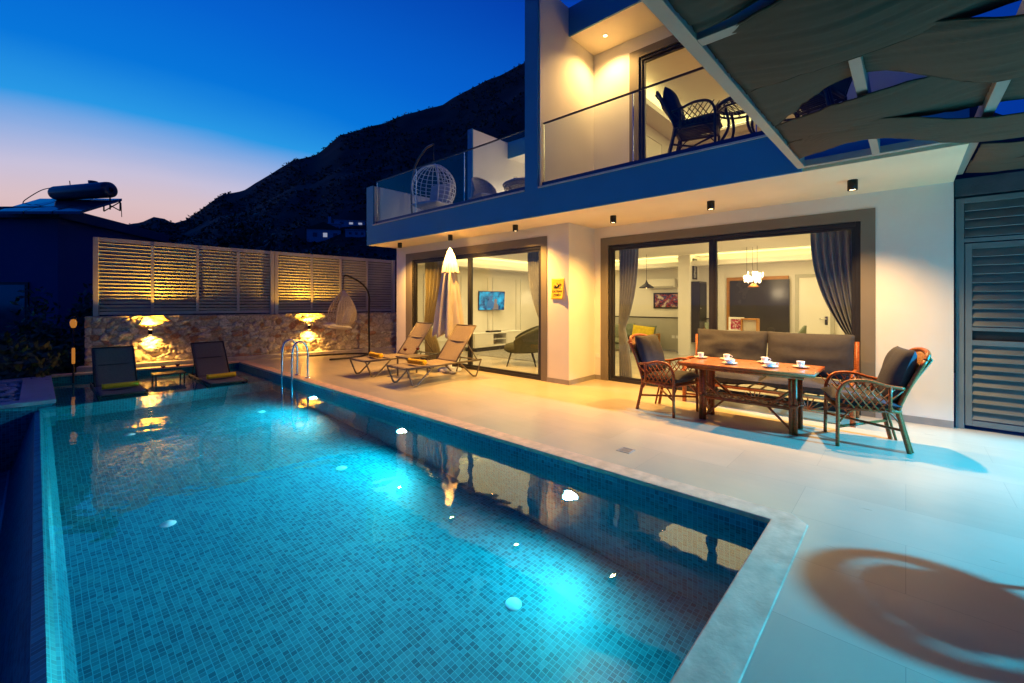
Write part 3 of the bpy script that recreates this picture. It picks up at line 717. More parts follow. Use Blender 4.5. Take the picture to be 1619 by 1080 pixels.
# ------------------------------------------------------------------ rattan dining set
def rattan_chair(name, label, loc, rz, wood, cush, weave, group, arch=False):
    """front is +Y, width along X"""
    t = thing(name, label, 'armchair', loc, rz, group)
    for s in (-1, 1):
        a = curve([(.28*s,.285,.0),(.275*s,.28,.36),(.275*s,.275,.56),(.285*s,.20,.675),(.29*s,.04,.695),(.285*s,-.12,.655),(.26*s,-.26,.635)], 30)
        MB().tube(a, .018).build('arm', wood, t)
        b = curve([(.26*s,-.30,0),(.245*s,-.235,.30),(.24*s,-.225,.44),(.245*s,-.33,.72),(.235*s,-.43,.92)], 20)
        MB().tube(b, [.021]*len(b)).build('leg', wood, t)
        c = curve([(.215*s,-.335,0),(.215*s,-.26,.30),(.215*s,-.235,.43)], 10)
        MB().tube(c, .013).build('rear_brace', wood, t)
        m = MB()
        for i in range(6):                                            # criss-cross arm lattice
            y0 = -.16+.065*i
            m.tube([(.278*s,y0-.02,.41),(.284*s,y0+.17,.675-.03*max(0,i-4))], .0065, 6).tube([(.272*s,.27-.065*i,.41),(.280*s,.08-.065*i,.665-.01*i)], .0065, 6)
        m.tube([(.282*s,-.145,.40),(.287*s,-.145,.655)], .016)
        m.build('arm_lattice', wood, t)
    top = curve([(-.235,-.43,.92),(-.18,-.465,.985),(0,-.485,1.01),(.18,-.465,.985),(.235,-.43,.92)], 24)
    MB().tube(top, .023).build('back_rail', wood, t)
    def wv(u, v):
        a = 2*u-1; w = .235; z = .42+(.575-.07*a*a)*v; y = -.225-.25*v**1.3-.012
        return (a*w, y, z)
    o = MB().grid(wv, 14, 18).build('woven_back', weave, t); q = o.modifiers.new('thickness', 'SOLIDIFY'); q.thickness = .014
    m = MB()
    for s in (-1, 1): m.tube([(.27*s,.28,.40),(.245*s,-.23,.40)], .02)
    m.tube([(-.27,.28,.40),(.27,.28,.40)], .02).tube([(-.245,-.23,.40),(.245,-.23,.40)], .02)
    for i in range(9): m.tube([(-.24+.06*i,.27,.40),(-.22+.055*i,-.22,.40)], .008, 6)
    m.build('seat_frame', wood, t)
    m = MB(); m.tube([(-.275,.28,.20),(.24,-.255,.20)], .014).tube([(.275,.28,.215),(-.24,-.255,.215)], .014)
    for s in (-1, 1): m.tube(curve([(.275*s,.275,.25),(.20*s,.278,.37),(.12*s,.28,.395)], 8), .009, 6).tube(curve([(.275*s,.27,.25),(.272*s,.18,.37),(.27*s,.10,.395)], 8), .009, 6).tube(curve([(.25*s,-.25,.25),(.255*s,-.16,.37),(.26*s,-.08,.395)], 8), .009, 6)
    m.build('stretcher', wood, t)
    T = Matrix.Translation((0,.045,.475)) @ Matrix.Rotation(R(4),4,'X')
    MB().pillow(.54,.58,.15, seed=2).build('seat_cushion', cush, t, T=T)
    T = Matrix.Translation((0,-.262,.755)) @ Matrix.Rotation(R(109),4,'X')
    MB().pillow(.47,.56,.20, seed=5, wr=.02).build('back_cushion', cush, t, T=T)
    return t
rc = rattan_chair('rattan_armchair', 'glossy brown rattan armchair with grey cushions at the right end of the dining table', (5.955,.335,0), R(17), 'rattan', 'charcoal_fabric', 'rattan_weave', 'rattan armchairs at the dining table')
dup(rc, (5.86,2.44,0), R(169), 'glossy brown rattan armchair with grey cushions at the left end of the dining table')

t = thing('dining_table', 'brown rattan dining table with a long plank top and woven lower shelf', 'table', (5.90,1.43,0))
m = MB(); m.box((-.37,-.70,.705),(.37,.70,.735)); m.build('tabletop', 'rattan_light', t, bevel=.006)
m = MB()
for s in (-1,1): m.tube([(.375*s,-.72,.712),(.375*s,.72,.712)], .024).tube([(-.375,.70*s,.712),(.375,.70*s,.712)], .022)
for s in (-1,1): m.tube([(.34*s,-.62,.672),(.34*s,.62,.672)], .016)
m.build('table_edge', 'rattan', t)
for sx in (-1,1):
    for sy in (-1,1):
        m = MB().tube([(.165*sx,.475*sy,0),(.165*sx,.47*sy,.69)], .026).tube([(.165*sx,.515*sy,0),(.165*sx,.51*sy,.69)], .022)
        m.lathe([(.03,.30),(.046,.305),(.046,.335),(.03,.34)], c=(.165*sx,.493*sy,0), n=12)
        m.build('leg', 'rattan', t)
m = MB()
for sy in (-1,1): m.tube([(-.165,.47*sy,.06),(.165,.47*sy,.06)], .014).tube([(-.165,.47*sy,.32),(.165,.47*sy,.32)], .016)
for sx in (-1,1):
    m.tube([(.165*sx,-.49,.29),(.165*sx,.49,.29)], .020).tube([(.165*sx,-.47,.48),(.165*sx,-.26,.30)], .015).tube([(.165*sx,.47,.48),(.165*sx,.26,.30)], .015)
    m.tube([(.165*sx,-.47,.05),(.165*sx,-.24,.28)], .013).tube([(.165*sx,.47,.05),(.165*sx,.24,.28)], .013) if sx < 0 else None
m.build('stretcher', 'rattan', t)
m = MB()
for i in range(23):
    y = -.46+.92*i/22
    m.tube([(-.15,y,.295),(.15,y+.10*(1 if i % 2 else -1),.295)], .006, 6)
for k in range(9):
    c = (0,-.40+.1*k)
    m.tube([(c[0]+.075*math.cos(a*PI/8)*(1+.3*(k%2)), c[1]+.05*math.sin(a*PI/8), .30) for a in range(16)], .006, 6, closed=True)
m.build('woven_shelf', 'rattan_light', t)
for sy in (-1,1):
    m = MB()
    for k in range(3): m.tube([(.09*math.cos(a*PI/8), .47*sy, .19+.085*math.sin(a*PI/8)*(1-.25*k)) for a in range(16)], .006, 6, closed=True)
    for k in range(5): m.tube([(-.13+.065*k,.47*sy,.335),(-.1+.05*k,.47*sy,.66)], .006, 6)
    m.build('end_lattice', 'rattan', t)
# cups
cups = [((6.07,2.06),'white coffee cup at the far left end of the rattan table, nearest the left armchair',0),((6.10,1.74),'white coffee cup at the back of the rattan table, second from the left',0),
        ((5.72,1.60),'white low bowl cup at the pool-side edge of the rattan table, left one',1),((6.10,1.30),'white coffee cup at the back of the rattan table, third from the left',0),
        ((5.74,1.17),'white low bowl cup at the pool-side edge of the rattan table, right one',1),((5.95,.90),'white coffee cup at the right end of the rattan table, nearest the right armchair',0)]
first = {}
for (x, y), l, k in cups:
    sl = 'saucer under the '+l.replace('white ','').replace(' of the rattan table',' of the table').replace(', nearest the',', near the').replace('the far left','the left')
    if k not in first:
        sc = MB().lathe([(0,.004),(.05,.004),(.088,.016),(.090,.020),(.05,.009),(0,.008)], n=24).build('saucer', 'white_ceramic'); tag(sc, sl, 'saucer', 'saucers on the rattan table'); sc.location = (x,y,.7355)
        c = thing('coffee_cup', l, 'cup', (x,y,.7445), .6, 'cups on the rattan table')
        if k == 0: MB().lathe([(0,.002),(.026,.002),(.030,.008),(.037,.03),(.042,.066),(.039,.066),(.034,.03),(.026,.012),(0,.010)], n=24).build('bowl', 'white_ceramic', c)
        else: MB().lathe([(0,.002),(.03,.002),(.05,.02),(.066,.048),(.063,.049),(.045,.022),(0,.012)], n=24).build('bowl', 'white_ceramic', c)
        r = .039 if k == 0 else .060
        MB().tube(curve([(-r,0,.052),(-r-.022,0,.05),(-r-.024,0,.032),(-r+.004,0,.02)], 12), .004, 6).build('handle', 'white_ceramic', c)
        first[k] = (sc, c)
    else:
        sc = first[k][0].copy(); COL.objects.link(sc); sc.location = (x,y,.7355); sc['label'] = sl
        dup(first[k][1], (x,y,.7445), random.random()*6, l)

# sofa (front is -X)
t = thing('rattan_sofa', 'long rattan sofa with thick charcoal cushions in front of the right sliding door', 'sofa', (6.88,1.47,0))
m = MB()
for x, z in ((-.30,.30),(.26,.30)): m.tube([(x,-1.0,z),(x,1.0,z)], .024)
m.tube([(.30,-1.0,.92),(.30,1.0,.92)], .024)
for i in range(13): m.tube([(-.30,-.96+.16*i,.30),(.26,-.96+.16*i,.30)], .012, 6)
m.build('seat_frame', 'rattan', t)
for x, y in ((-.30,-1),(-.30,1),(.26,-1),(.26,1)):
    MB().tube([(x,y,0),(x,y,.60 if x < 0 else .98)], .030).build('leg', 'rattan', t)
for y in (-1, 1):
    MB().tube(curve([(-.30,y,.58),(-.26,y,.63),(0,y,.63),(.26,y,.60)], 14), .022).build('arm', 'rattan', t)
m = MB()
m.tube([(-.30,-.98,.12),(-.30,.98,.12)], .013)
for c in (-.55,.05,.62):
    for k in range(7):
        a = PI*(.12+.76*k/6); m.tube([(-.30,c,.125),(-.30,c+.17*math.cos(a),.125+.17*math.sin(a))], .007, 6)
for c in (-.9,-.3,.35,.9): m.tube([(-.30,c-.08,.14),(-.30,c+.08,.29)], .008, 6)
m.build('apron_lattice', 'rattan', t)
for y, sd in ((-.49,1),(.49,8)):
    MB().pillow(.66,.985,.20, seed=sd, n=36, p=3, wr=.025).build('seat_cushion', 'charcoal_fabric', t, T=Matrix.Translation((-.02,y,.405)) @ Matrix.Rotation(R(3),4,'Y'))
    T = Matrix.Translation((.17,y,.78)) @ Matrix.Rotation(R(-78),4,'Y')
    MB().pillow(.60,1.0,.25, seed=sd+20, n=40, p=3, wr=.055 if sd > 4 else .02).build('back_cushion', 'charcoal_fabric', t, T=T)

# ------------------------------------------------------------------ sun loungers (foot end at x=0, head towards +X)
def lounger(name, label, loc, rz, sling, metal, group, bk=52):
    t = thing(name, label, 'sun lounger', loc, rz, group)
    w, h, L, hx = .31, .335, 1.78, 1.12
    ca, sa = math.cos(R(bk)), math.sin(R(bk)); bl = .86
    m = MB()
    for s in (-1,1): m.tube([(0,w*s,h-.01),(L,w*s,h-.01)], .020, 8, ry=.014)
    for x in (0.01,.62,hx,L-.01): m.tube([(x,-w,h-.015),(x,w,h-.015)], .013)
    m.build('frame', metal, t)
    for s in (-1,1):
        for k in (0,1):
            f = (lambda x: x) if k == 0 else (lambda x: L-x)
            p = [(f(.01),w*s,h-.02),(f(.10),w*s,.10),(f(.14),w*s,.022),(f(.20),w*s,.016),(f(.26),w*s,.05),(f(.56),w*s,h-.03)]
            MB().tube(curve(p, 30), .016, 8, ry=.012).build('leg', metal, t)
    def seat(u, v): return (.02+u*(hx-.02), (2*v-1)*(w-.012), h+.006-.030*math.sin(PI*v)*math.sin(PI*u))
    def back(u, v):
        q = u*bl; d = .03*math.sin(PI*v)*math.sin(PI*u)
        return (hx+q*ca+d*sa, (2*v-1)*(w-.02), h+.004+q*sa-d*ca)
    for nm, fn in (('seat_sling', seat), ('back_sling', back)):
        o = MB().grid(fn, 20, 10).build(nm, sling, t); q = o.modifiers.new('thickness', 'SOLIDIFY'); q.thickness = .006
    m = MB()
    for s in (-1,1): m.tube([(hx,w*.96*s,h),(hx+bl*ca,w*.96*s,h+bl*sa)], .015)
    m.tube([(hx+bl*ca,-w*.96,h+bl*sa),(hx+bl*ca,w*.96,h+bl*sa)], .015)
    m.tube([(hx+bl*.55*ca+.012,-w*.9,h+bl*.55*sa-.006),(hx+bl*.55*ca+.012,w*.9,h+bl*.55*sa-.006)], .009, 6)
    m.build('back_frame', metal, t)
    m = MB()
    for s in (-1,1): m.tube([(hx+bl*.55*ca,w*.86*s,h+bl*.55*sa),(L-.08,w*.86*s,h)], .010, 6)
    m.build('back_support', metal, t)
    return t
def towel(name, label, loc, rz, ln, r=.058, group='rolled yellow towels'):
    m = MB(); n = 26
    pts = []
    for i in range(n*3+1):                                            # a rolled spiral section, extruded
        a = 2*PI*i/n; rr = r*(.22+.78*i/(n*3)); pts.append((rr*math.cos(a), rr*math.sin(a)))
    k = 14
    v = []; f = []
    for j in range(k+1):
        y = ln*(j/k-.5)
        for px, pz_ in pts:
            q = 1+.05*noise.noise(Vector((px*20,y*8,pz_*20)))
            v.append((px*q*1.08, y, r+pz_*q*.94))
    n2 = len(pts)
    for j in range(k):
        for i in range(n2-1): f.append((j*n2+i, j*n2+i+1, (j+1)*n2+i+1, (j+1)*n2+i))
    m.add(v, f, True); m.lathe([(0,-ln/2+.004),(r*.9,-ln/2+.004)], n=20, T=Matrix.Translation((0,0,r)) @ Matrix.Rotation(PI/2,4,'X')); m.lathe([(r*.9,ln/2-.004),(0,ln/2-.004)], n=20, T=Matrix.Translation((0,0,r)) @ Matrix.Rotation(PI/2,4,'X'))
    o = m.build(name, 'yellow_towel'); o.location = loc; o.rotation_euler = (0,0,rz); tag(o, label, 'towel', group)
    q = o.modifiers.new('thickness', 'SOLIDIFY'); q.thickness = .008; q.offset = 1
    return o
A = lounger('sun_lounger', 'beige sling sun lounger on the terrace, the nearer of the pair by the parasol', (4.30,6.69,0), 0, 'taupe_sling', 'taupe_metal', 'beige loungers on the terrace')
dup(A, (4.32,8.12,0), 0, 'beige sling sun lounger on the terrace, the farther of the pair by the parasol')
B = lounger('sun_lounger', 'dark brown sling lounger standing in the shallow pool end, left of the low table', (1.02,9.98,-.42), PI/2, 'dark_sling', 'dark_metal', 'dark loungers in the shallow pool end')
dup(B, (2.56,9.86,-.42), PI/2, 'dark brown sling lounger standing in the shallow pool end, right of the low table')
towel('towel', 'rolled yellow towel on the nearer beige lounger', (4.72,6.67,.335), .08, .42)
towel('towel', 'rolled yellow towel on the farther beige lounger', (4.74,8.14,.335), -.05, .42)
towel('towel', 'rolled yellow towel on the dark lounger left of the low pool table', (1.04,10.66,-.085), PI/2, .50)
towel('towel', 'rolled yellow towel on the dark lounger right of the low pool table', (2.58,10.50,-.085), PI/2, .50)
def side_table(name, label, loc, metal, h, w=.26, d=.22):
    t = thing(name, label, 'side table', loc)
    box((-w,-d,h-.025),(w,d,h)).build('tabletop', metal, t, bevel=.004)
    for sx in (-1,1):
        for sy in (-1,1): box((sx*(w-.03)-.013,sy*(d-.03)-.013,0),(sx*(w-.03)+.013,sy*(d-.03)+.013,h-.025)).build('leg', metal, t)
    return t
side_table('side_table', 'small beige side table between the two beige loungers', (5.15,7.42,0), 'taupe_metal', .40)
side_table('side_table', 'small dark side table in the shallow pool end between the dark loungers', (1.83,11.25,-.42), 'dark_metal', .46)
def wine_glass(label, loc, like=None):
    if like: return dup(like, loc, 0, label)
    t = thing('wine_glass', label, 'wine glass', loc, 0, 'glasses of red wine')
    MB().lathe([(0,.002),(.034,.003),(.034,.006),(.006,.012),(.004,.05),(.004,.085),(.012,.092),(.036,.115),(.042,.145),(.038,.185),(.036,.185),(.040,.145),(.034,.117),(.0,.095)], n=20).build('glass', 'thin_glass', t)
    MB().lathe([(0,.0965),(.030,.116),(.038,.140),(.0385,.150),(0,.150)], n=20).build('wine', 'red_wine', t)
    return t
g = wine_glass('glass of red wine on the beige side table, closer to the villa', (5.26,7.40,.401))
wine_glass('glass of red wine on the beige side table, closer to the pool', (5.02,7.50,.401), g)
wine_glass('glass of red wine on the dark pool table, left of the two', (1.74,11.22,.041), g)
wine_glass('glass of red wine on the dark pool table, right of the two', (1.99,11.30,.041), g)

# ------------------------------------------------------------------ closed parasol
t = thing('parasol', 'closed cream parasol standing between the beige loungers and the left door', 'parasol', (6.03,7.31,0)); t.scale = (1.02,1.02,1.012)
MB().tube([(0,0,.06),(0,0,2.60)], .02).build('pole', 'fence_metal', t)
def folded(z0, z1, r0, r1, hem, seed):
    def fn(u, v):
        a = 2*PI*u; z = z1+(z0-z1)*v; r = r1+(r0-r1)*v**.85
        f = 1+.30*math.cos(8*a+seed+.5*v)*min(1,v*3+.1)+.10*math.cos(3*a+seed*2)
        zz = z-hem*max(0,v-.8)/.2*(.5+.5*math.cos(8*a+seed+.5))
        return (r*f*math.cos(a), r*f*math.sin(a), zz)
    return MB().grid(fn, 96, 26, closed_u=True)
for nm, q in (('canopy', folded(.84,2.50,.275,.05,.12,0)), ('cap', folded(2.12,2.60,.155,.03,.05,1.2))):
    o = q.build(nm, 'canvas', t); s = o.modifiers.new('thickness', 'SOLIDIFY'); s.thickness = .004
MB().lathe([(0,2.64),(.02,2.635),(.024,2.61),(.012,2.60),(0,2.60)], n=12).build('finial', 'white_ceramic', t)
MB().lathe([(0,0),(.25,0),(.26,.02),(.24,.06),(.05,.085),(.035,.20),(.021,.20)], n=28).build('base', 'white_ceramic', t)
for i, (x, y, s, l) in enumerate(((5.80,7.16,.085,'smooth white stone on the parasol base, the larger one'),(5.84,6.98,.065,'smooth white stone beside the parasol base, the smaller one'))):
    m = MB().lathe([(0,0),(.7,.08),(1,.5),(.75,.95),(0,1.1)], n=14)
    o = m.build('white_stone', 'white_ceramic'); o.scale = (s*1.3,s,s); o.location = (x,y,0); tag(o, l, 'stone')

# ------------------------------------------------------------------ hanging egg chairs
def egg_chair(name, label, loc, rz, wick, metal, cush, egg_r, egg_h, hang, tilt, stand, feet, open_a, nr=15, nh=22, rib=.008, rounded=False):
    """the opening faces -X; the stand's mast is behind, at +X"""
    t = thing(name, label, 'hanging chair', loc, rz)
    MB().tube(curve(stand, 40), .026).build('stand', metal, t)
    for f in feet: MB().tube(curve(f, 14), .024).build('stand_foot', metal, t)
    T = Matrix.Translation(hang) @ Matrix.Rotation(tilt, 4, 'Y')
    def prof(v):                                                     # v 0 top .. 1 bottom
        if rounded: return egg_r*max(0,math.sin(PI*v**.88))**.58, -egg_h*v
        return egg_r*math.sin(PI*v**.92)**.75*(.62+.38*math.sin(PI*min(1,v*.78))) , -egg_h*v
    m = MB()
    for i in range(nr):
        a = open_a + (2*PI-2*open_a)*i/(nr-1) + PI
        p = [(prof(v/24)[0]*math.cos(a), prof(v/24)[0]*math.sin(a), prof(v/24)[1]) for v in range(25)]
        m.tube(p, rib*1.5 if i in (0, nr-1) else rib, 6)
    for j in range(1, nh):
        v = j/nh; r, z = prof(v); o_ = open_a if v < .72 else max(0, open_a*(1-(v-.72)*5))
        p = [(r*math.cos(a), r*math.sin(a), z) for a in [o_+PI+(2*PI-2*o_)*k/30 for k in range(31)]]
        m.tube(p, rib*.62, 5)
    m.build('basket', wick, t, T=T)
    MB().tube([(hang[0],hang[1],hang[2]-.02),tuple(stand[-1])], .007, 6).build('chain', metal, t)
    q = MB().pillow(egg_r*1.45,egg_r*1.5,.17, seed=4)
    q.build('seat_cushion', cush, t, T=T @ Matrix.Translation((-.02,0,-egg_h*.80)))
    q = MB().pillow(egg_h*.42,egg_r*1.3,.14, seed=6)
    q.build('back_cushion', cush, t, T=T @ Matrix.Translation((egg_r*.52,0,-egg_h*.52)) @ Matrix.Rotation(R(-78),4,'Y'))
    return t
egg_chair('hanging_chair', 'beige woven hanging egg chair on a dark curved stand by the stone wall', (5.62,11.25,0), R(-8), 'pale_wicker', 'dark_metal', 'cream_fabric', .42, 1.22, (-.02,0,1.80), R(9),
          [(.70,.05,.03),(.69,.05,1.0),(.68,.04,1.70),(.45,.02,2.02),(.08,0,2.20),(-.03,0,2.19)],
          [[(.70,.05,.03),(.2,-.42,.03),(-.55,-.52,.03)],[(.70,.05,.03),(.3,.42,.03),(-.75,.62,.03)]], R(62), nr=24, nh=34, rib=.011)
egg_chair('hanging_chair', 'white wire hanging egg chair with pale cushion on the upper left balcony', (6.55,8.55,3.30), R(14), 'white_wicker', 'taupe_metal', 'cream_fabric', .53, 1.28, (0,0,1.56), 0,
          [(.30,.92,.03),(.30,.98,1.0),(.22,.80,1.65),(.10,.35,2.02),(.0,.0,2.06)],
          [[(.30,.92,.03),(.5,.2,.03),(.2,-.5,.03)],[(.30,.92,.03),(-.3,.5,.03),(-.45,-.3,.03)]], R(50), nr=16, nh=14, rib=.011, rounded=True)

# ------------------------------------------------------------------ pool ladder
t = thing('pool_ladder', 'polished steel pool ladder with two arched rails at the pool edge', 'ladder', (3.4,8.9,0))
for y in (-.25,.25):
    MB().tube(curve([(.17,y,-.03),(.17,y,.35),(.165,y,.56),(.10,y,.70),(.0,y,.72),(-.08,y,.66),(-.115,y,.50),(-.12,y,.2),(-.12,y,-.3),(-.11,y,-1.1)], 50), .021, 12).build('rail', 'steel', t)
    MB().lathe([(.02,.012),(.045,.012),(.05,.004),(.05,.0)], c=(.17,y,.0135), n=16).build('flange', 'steel', t)
for z in (-.38,-.65,-.92): box((-.16,-.24,z),(-.08,.24,z+.025)).build('step', 'steel', t)

# floor drain
t = thing('floor_drain', 'small square metal floor drain in the terrace tiles near the pool edge', 'drain', (4.0,2.09,.0))
m = MB(); m.box((-.07,-.07,.0005),(.07,-.055,.004)).box((-.07,.055,.0005),(.07,.07,.004)).box((-.07,-.055,.0005),(-.055,.055,.004)).box((.055,-.055,.0005),(.07,.055,.004)); m.build('drain_rim', 'plinth_stone', t)
m = MB(); m.box((-.055,-.055,.0004),(.055,.055,.0015)); m.build('drain_plate', 'taupe_sling', t)

# ------------------------------------------------------------------ warning sign (curled lower right corner)
t = thing('warning_sign', 'yellow slippery floor sign hanging on the white wall between the two doors', 'sign', (6.44,4.72,1.735))
def sg(u, v):
    y, z = .14*(1-2*u), .19*(1-2*v)                                   # u to the right of the viewer (-y)
    return (-.004-.05*max(0,u-.25)**2*max(0,v)*1.6-.02*v*v, y, z)
o = MB().grid(sg, 14, 18).build('board', 'sign_yellow', t); q = o.modifiers.new('thickness', 'SOLIDIFY'); q.thickness = .003; q.offset = -1
def text_mesh(s, size, parent, loc, ma, name):
    cu = bpy.data.curves.new(name, 'FONT'); cu.body = s; cu.size = size; cu.align_x = 'CENTER'; cu.extrude = .001; cu.offset = size*.045
    tmp = bpy.data.objects.new('lettering_source', cu); COL.objects.link(tmp)
    bpy.context.view_layer.update()
    me = bpy.data.meshes.new_from_object(tmp.evaluated_get(bpy.context.evaluated_depsgraph_get()))
    bpy.data.objects.remove(tmp); bpy.data.curves.remove(cu)
    me.materials.clear(); me.materials.append(MATS[ma])
    o = bpy.data.objects.new(name, me); COL.objects.link(o); o.parent = parent
    # text x -> -y (right for the viewer), text y -> z ; follows the curl of the board
    for v in me.vertices:
        yy, zz = -v.co.x+loc[1], v.co.y+loc[2]
        u, w = (1-yy/.14)/2, (1-zz/.19)/2
        v.co = Vector((sg(u, w)[0]-.003-abs(v.co.z), yy, zz))
    return o
text_mesh('KAYGAN', .058, t, (0,.0,-.068), 'sign_black', 'lettering'); text_mesh('ZEM\u0130N', .058, t, (0,.0,-.135), 'sign_black', 'lettering')
m = MB()
def stroke(pts, r): m.tube([(sg((1-y/.14)/2,(1-z/.19)/2)[0]-.005, y, z) for y, z in pts], r, 6)
m.lathe([(0,.008),(.02,.0),(0,-.008)], c=(sg(.72,.28)[0]-.004,-.052,.092), n=12, T=None)
stroke([(-.035,.075),(.0,.035),(.03,.03)], .014); stroke([(.03,.03),(.055,.065),(.075,.055)], .009); stroke([(.03,.032),(.07,.025),(.095,.035)], .009); stroke([(-.03,.07),(-.065,.06),(-.085,.085)], .007); stroke([(-.025,.068),(.01,.085),(.02,.11)], .007); stroke([(-.08,.015),(.08,.012)], .004)
m.build('pictogram', 'sign_black', t)
MB().lathe([(0,.003),(.006,.002),(.006,0)], n=10, T=Matrix.Translation((-.006,.118,.168)) @ Matrix.Rotation(-PI/2,4,'Y')).build('screw', 'steel', t)
#BODY3
# ------------------------------------------------------------------ curtains
def curtain(name, label, x, y_out, y_top, y_tie, z_tie, z_top, ma, z0=.03, flare=.5):
    """hangs in the plane x, tied back towards y_out"""
    t_ = y_out
    def fn(u, v):
        z = z_top+(z0-z_top)*v
        if z > z_tie:
            k = (z_top-z)/(z_top-z_tie); inner = y_top+(y_tie-y_top)*(k**2.3)
        else:
            k = (z_tie-z)/(z_tie-z0); inner = y_tie+(y_top-y_tie)*flare*(1-(1-k)**2)
        y = y_out+(inner-y_out)*u
        amp = .045*(1-.35*abs((z-z_tie))/(z_top))
        return (x+amp*math.sin(u*2*PI*6.5+.6*math.sin(v*3)), y, z)
    o = MB().grid(fn, 90, 40).build(name, ma); q = o.modifiers.new('thickness', 'SOLIDIFY'); q.thickness = .004
    tag(o, label, 'curtain', 'curtains at the sliding doors'); return o
curtain('curtain', 'grey curtain tied back at the left edge of the right sliding door', 7.62, 4.12, 3.72, 4.00, .98, 2.56, 'drape')
curtain('curtain', 'grey curtain swept back at the right edge of the right sliding door', 7.62, .46, 1.03, .58, .98, 2.56, 'drape', flare=.2)
curtain('curtain', 'gold-grey curtain tied back at the left edge of the left sliding door', 6.76, 9.20, 8.15, 8.95, .85, 2.56, 'drape_gold', flare=.5)
curtain('curtain', 'grey curtain at the right edge of the left sliding door, next to the yellow sign', 6.76, 5.33, 5.72, 5.40, 1.15, 2.56, 'drape', flare=.1)

# ------------------------------------------------------------------ lounge
t = thing('television', 'flat television on the lounge wall showing a blue picture', 'television', (9.75,9.76,1.53), 0)
T = Matrix.Rotation(R(-10),4,'Z') @ Matrix.Rotation(R(4),4,'X')
MB().box((-.50,-.03,-.30),(.50,.02,.30)).build('tv_body', 'black_metal', t, T=T, bevel=.006)
s = MB().box((-.485,-.0335,-.285),(.485,-.0305,.285)).build('screen', 'screen_picture', t, T=T)
MB().lathe([(0,.14),(.05,.13),(.065,.07),(.05,.01),(.09,-.03),(.15,-.09),(.16,-.26),(0,-.26)], c=(-.06,-.036,.02), n=14, T=Matrix.Diagonal((1,.03,1,1)) @ Matrix.Translation((0,-1.15,0))).build('screen_figure', 'screen_blue_figure', s)
MB().lathe([(0,.12),(.045,.11),(.055,.05),(.04,.0),(.07,-.04),(.11,-.10),(.11,-.22),(0,-.22)], c=(.14,-.036,-.06), n=14, T=Matrix.Diagonal((1,.03,1,1)) @ Matrix.Translation((0,-1.15,0))).build('screen_figure', 'screen_pale_figure', s)
MB().box((-.1,.02,-.1),(.1,.095,.1)).build('wall_bracket', 'black_metal', t)
MB().tube(curve([(-.02,.06,-.28),(-.03,.085,-.6),(-.02,.085,-.95)], 10), .006, 6).build('cable', 'white_ceramic', t)
t = thing('tv_cabinet', 'long low white television cabinet with open shelves in the lounge', 'cabinet', (9.7,9.58,.012))
m = MB(); m.box((-1.05,-.24,.12),(1.15,.24,.16)).box((-1.05,-.24,.50),(1.15,.24,.54)).box((-1.05,.20,.16),(1.15,.24,.50))
for x in (-1.05,-.32,.30,1.11): m.box((x,-.24,.16),(x+.04,.20,.50))
m.box((-.28,-.22,.32),(.30,.20,.34)); m.build('carcass', 'interior_white', t, bevel=.004)
for x in (-1.01,.34): MB().box((x,-.245,.165),(x+.69 if x < 0 else x+.77,-.225,.495)).build('door', 'interior_white', t, bevel=.003)
MB().box((-.95,-.2,0),(1.05,.2,.12)).build('toe_kick', 'dark_panel', t)
tag(box((9.35,9.42,.5525),(9.85,9.62,.60)).build('set_top_box', 'black_metal', bevel=.006), 'slim black media box on the white television cabinet', 'media player')
t = thing('tub_armchair', 'rounded grey-green tub armchair seen from behind in the lounge', 'armchair', (7.72,6.72,.012), R(40)); t.scale = (1.15,1.15,1.12)
m = MB()
def sh(u, v):
    a = R(-20)+R(220)*u; r = .38+.04*v; z = .30+(.25+.28*math.sin(PI*u)**.8)*v
    return (r*math.cos(a), -r*math.sin(a)*.92, z)
o = m.grid(sh, 40, 10).build('shell', 'green_velvet', t); q = o.modifiers.new('thickness', 'SOLIDIFY'); q.thickness = .09; q.offset = -1
MB().lathe([(0,.27),(.30,.27),(.36,.31),(.36,.37),(.33,.43),(.24,.46),(0,.47)], n=30).build('seat', 'green_velvet', t)
for sx in (-1,1):
    for sy in (-1,1): MB().tube([(.20*sx,.20*sy,.30),(.29*sx,.29*sy,0)], [.020,.012]).build('leg', 'black_metal', t)
tag(box((8.3,6.6,.0125),(10.3,8.9,.022)).build('rug', 'rug_wool'), 'grey patterned rug on the lounge floor', 'rug')
# ------------------------------------------------------------------ dining side
t = thing('yellow_sofa', 'green-grey sofa with wooden arm and yellow throw at the back of the room', 'sofa', (12.1,6.25,.012))
MB().box((-.40,-.80,.08),(.40,.80,.21)).build('sofa_base', 'sofa_green', t, bevel=.02)
MB().pillow(.80,.80,.18, seed=1).build('seat_cushion', 'sofa_green', t, T=Matrix.Translation((-.02,-.40,.29)))
MB().pillow(.80,.80,.18, seed=2).build('seat_cushion', 'sofa_green', t, T=Matrix.Translation((-.02,.40,.29)))
MB().pillow(.50,1.55,.22, seed=3).build('back_cushion', 'sofa_green', t, T=Matrix.Translation((.28,0,.52)) @ Matrix.Rotation(R(-80),4,'Y'))
for y in (-.86,.86):
    MB().box((-.38,y-.03,.50),(.30,y+.03,.55)).box((-.38,y-.03,0),(-.33,y+.03,.50)).box((.25,y-.03,0),(.30,y+.03,.50)).build('wooden_arm', 'honey_wood', t, bevel=.008)
o = MB().pillow(.50,.62,.18, seed=9).build('cushion', 'yellow_fabric'); o.location = (12.0,5.72,.56); o.rotation_euler = (R(15),R(-62),R(10)); tag(o, 'bright yellow cushion on the sofa at the back of the room', 'cushion')
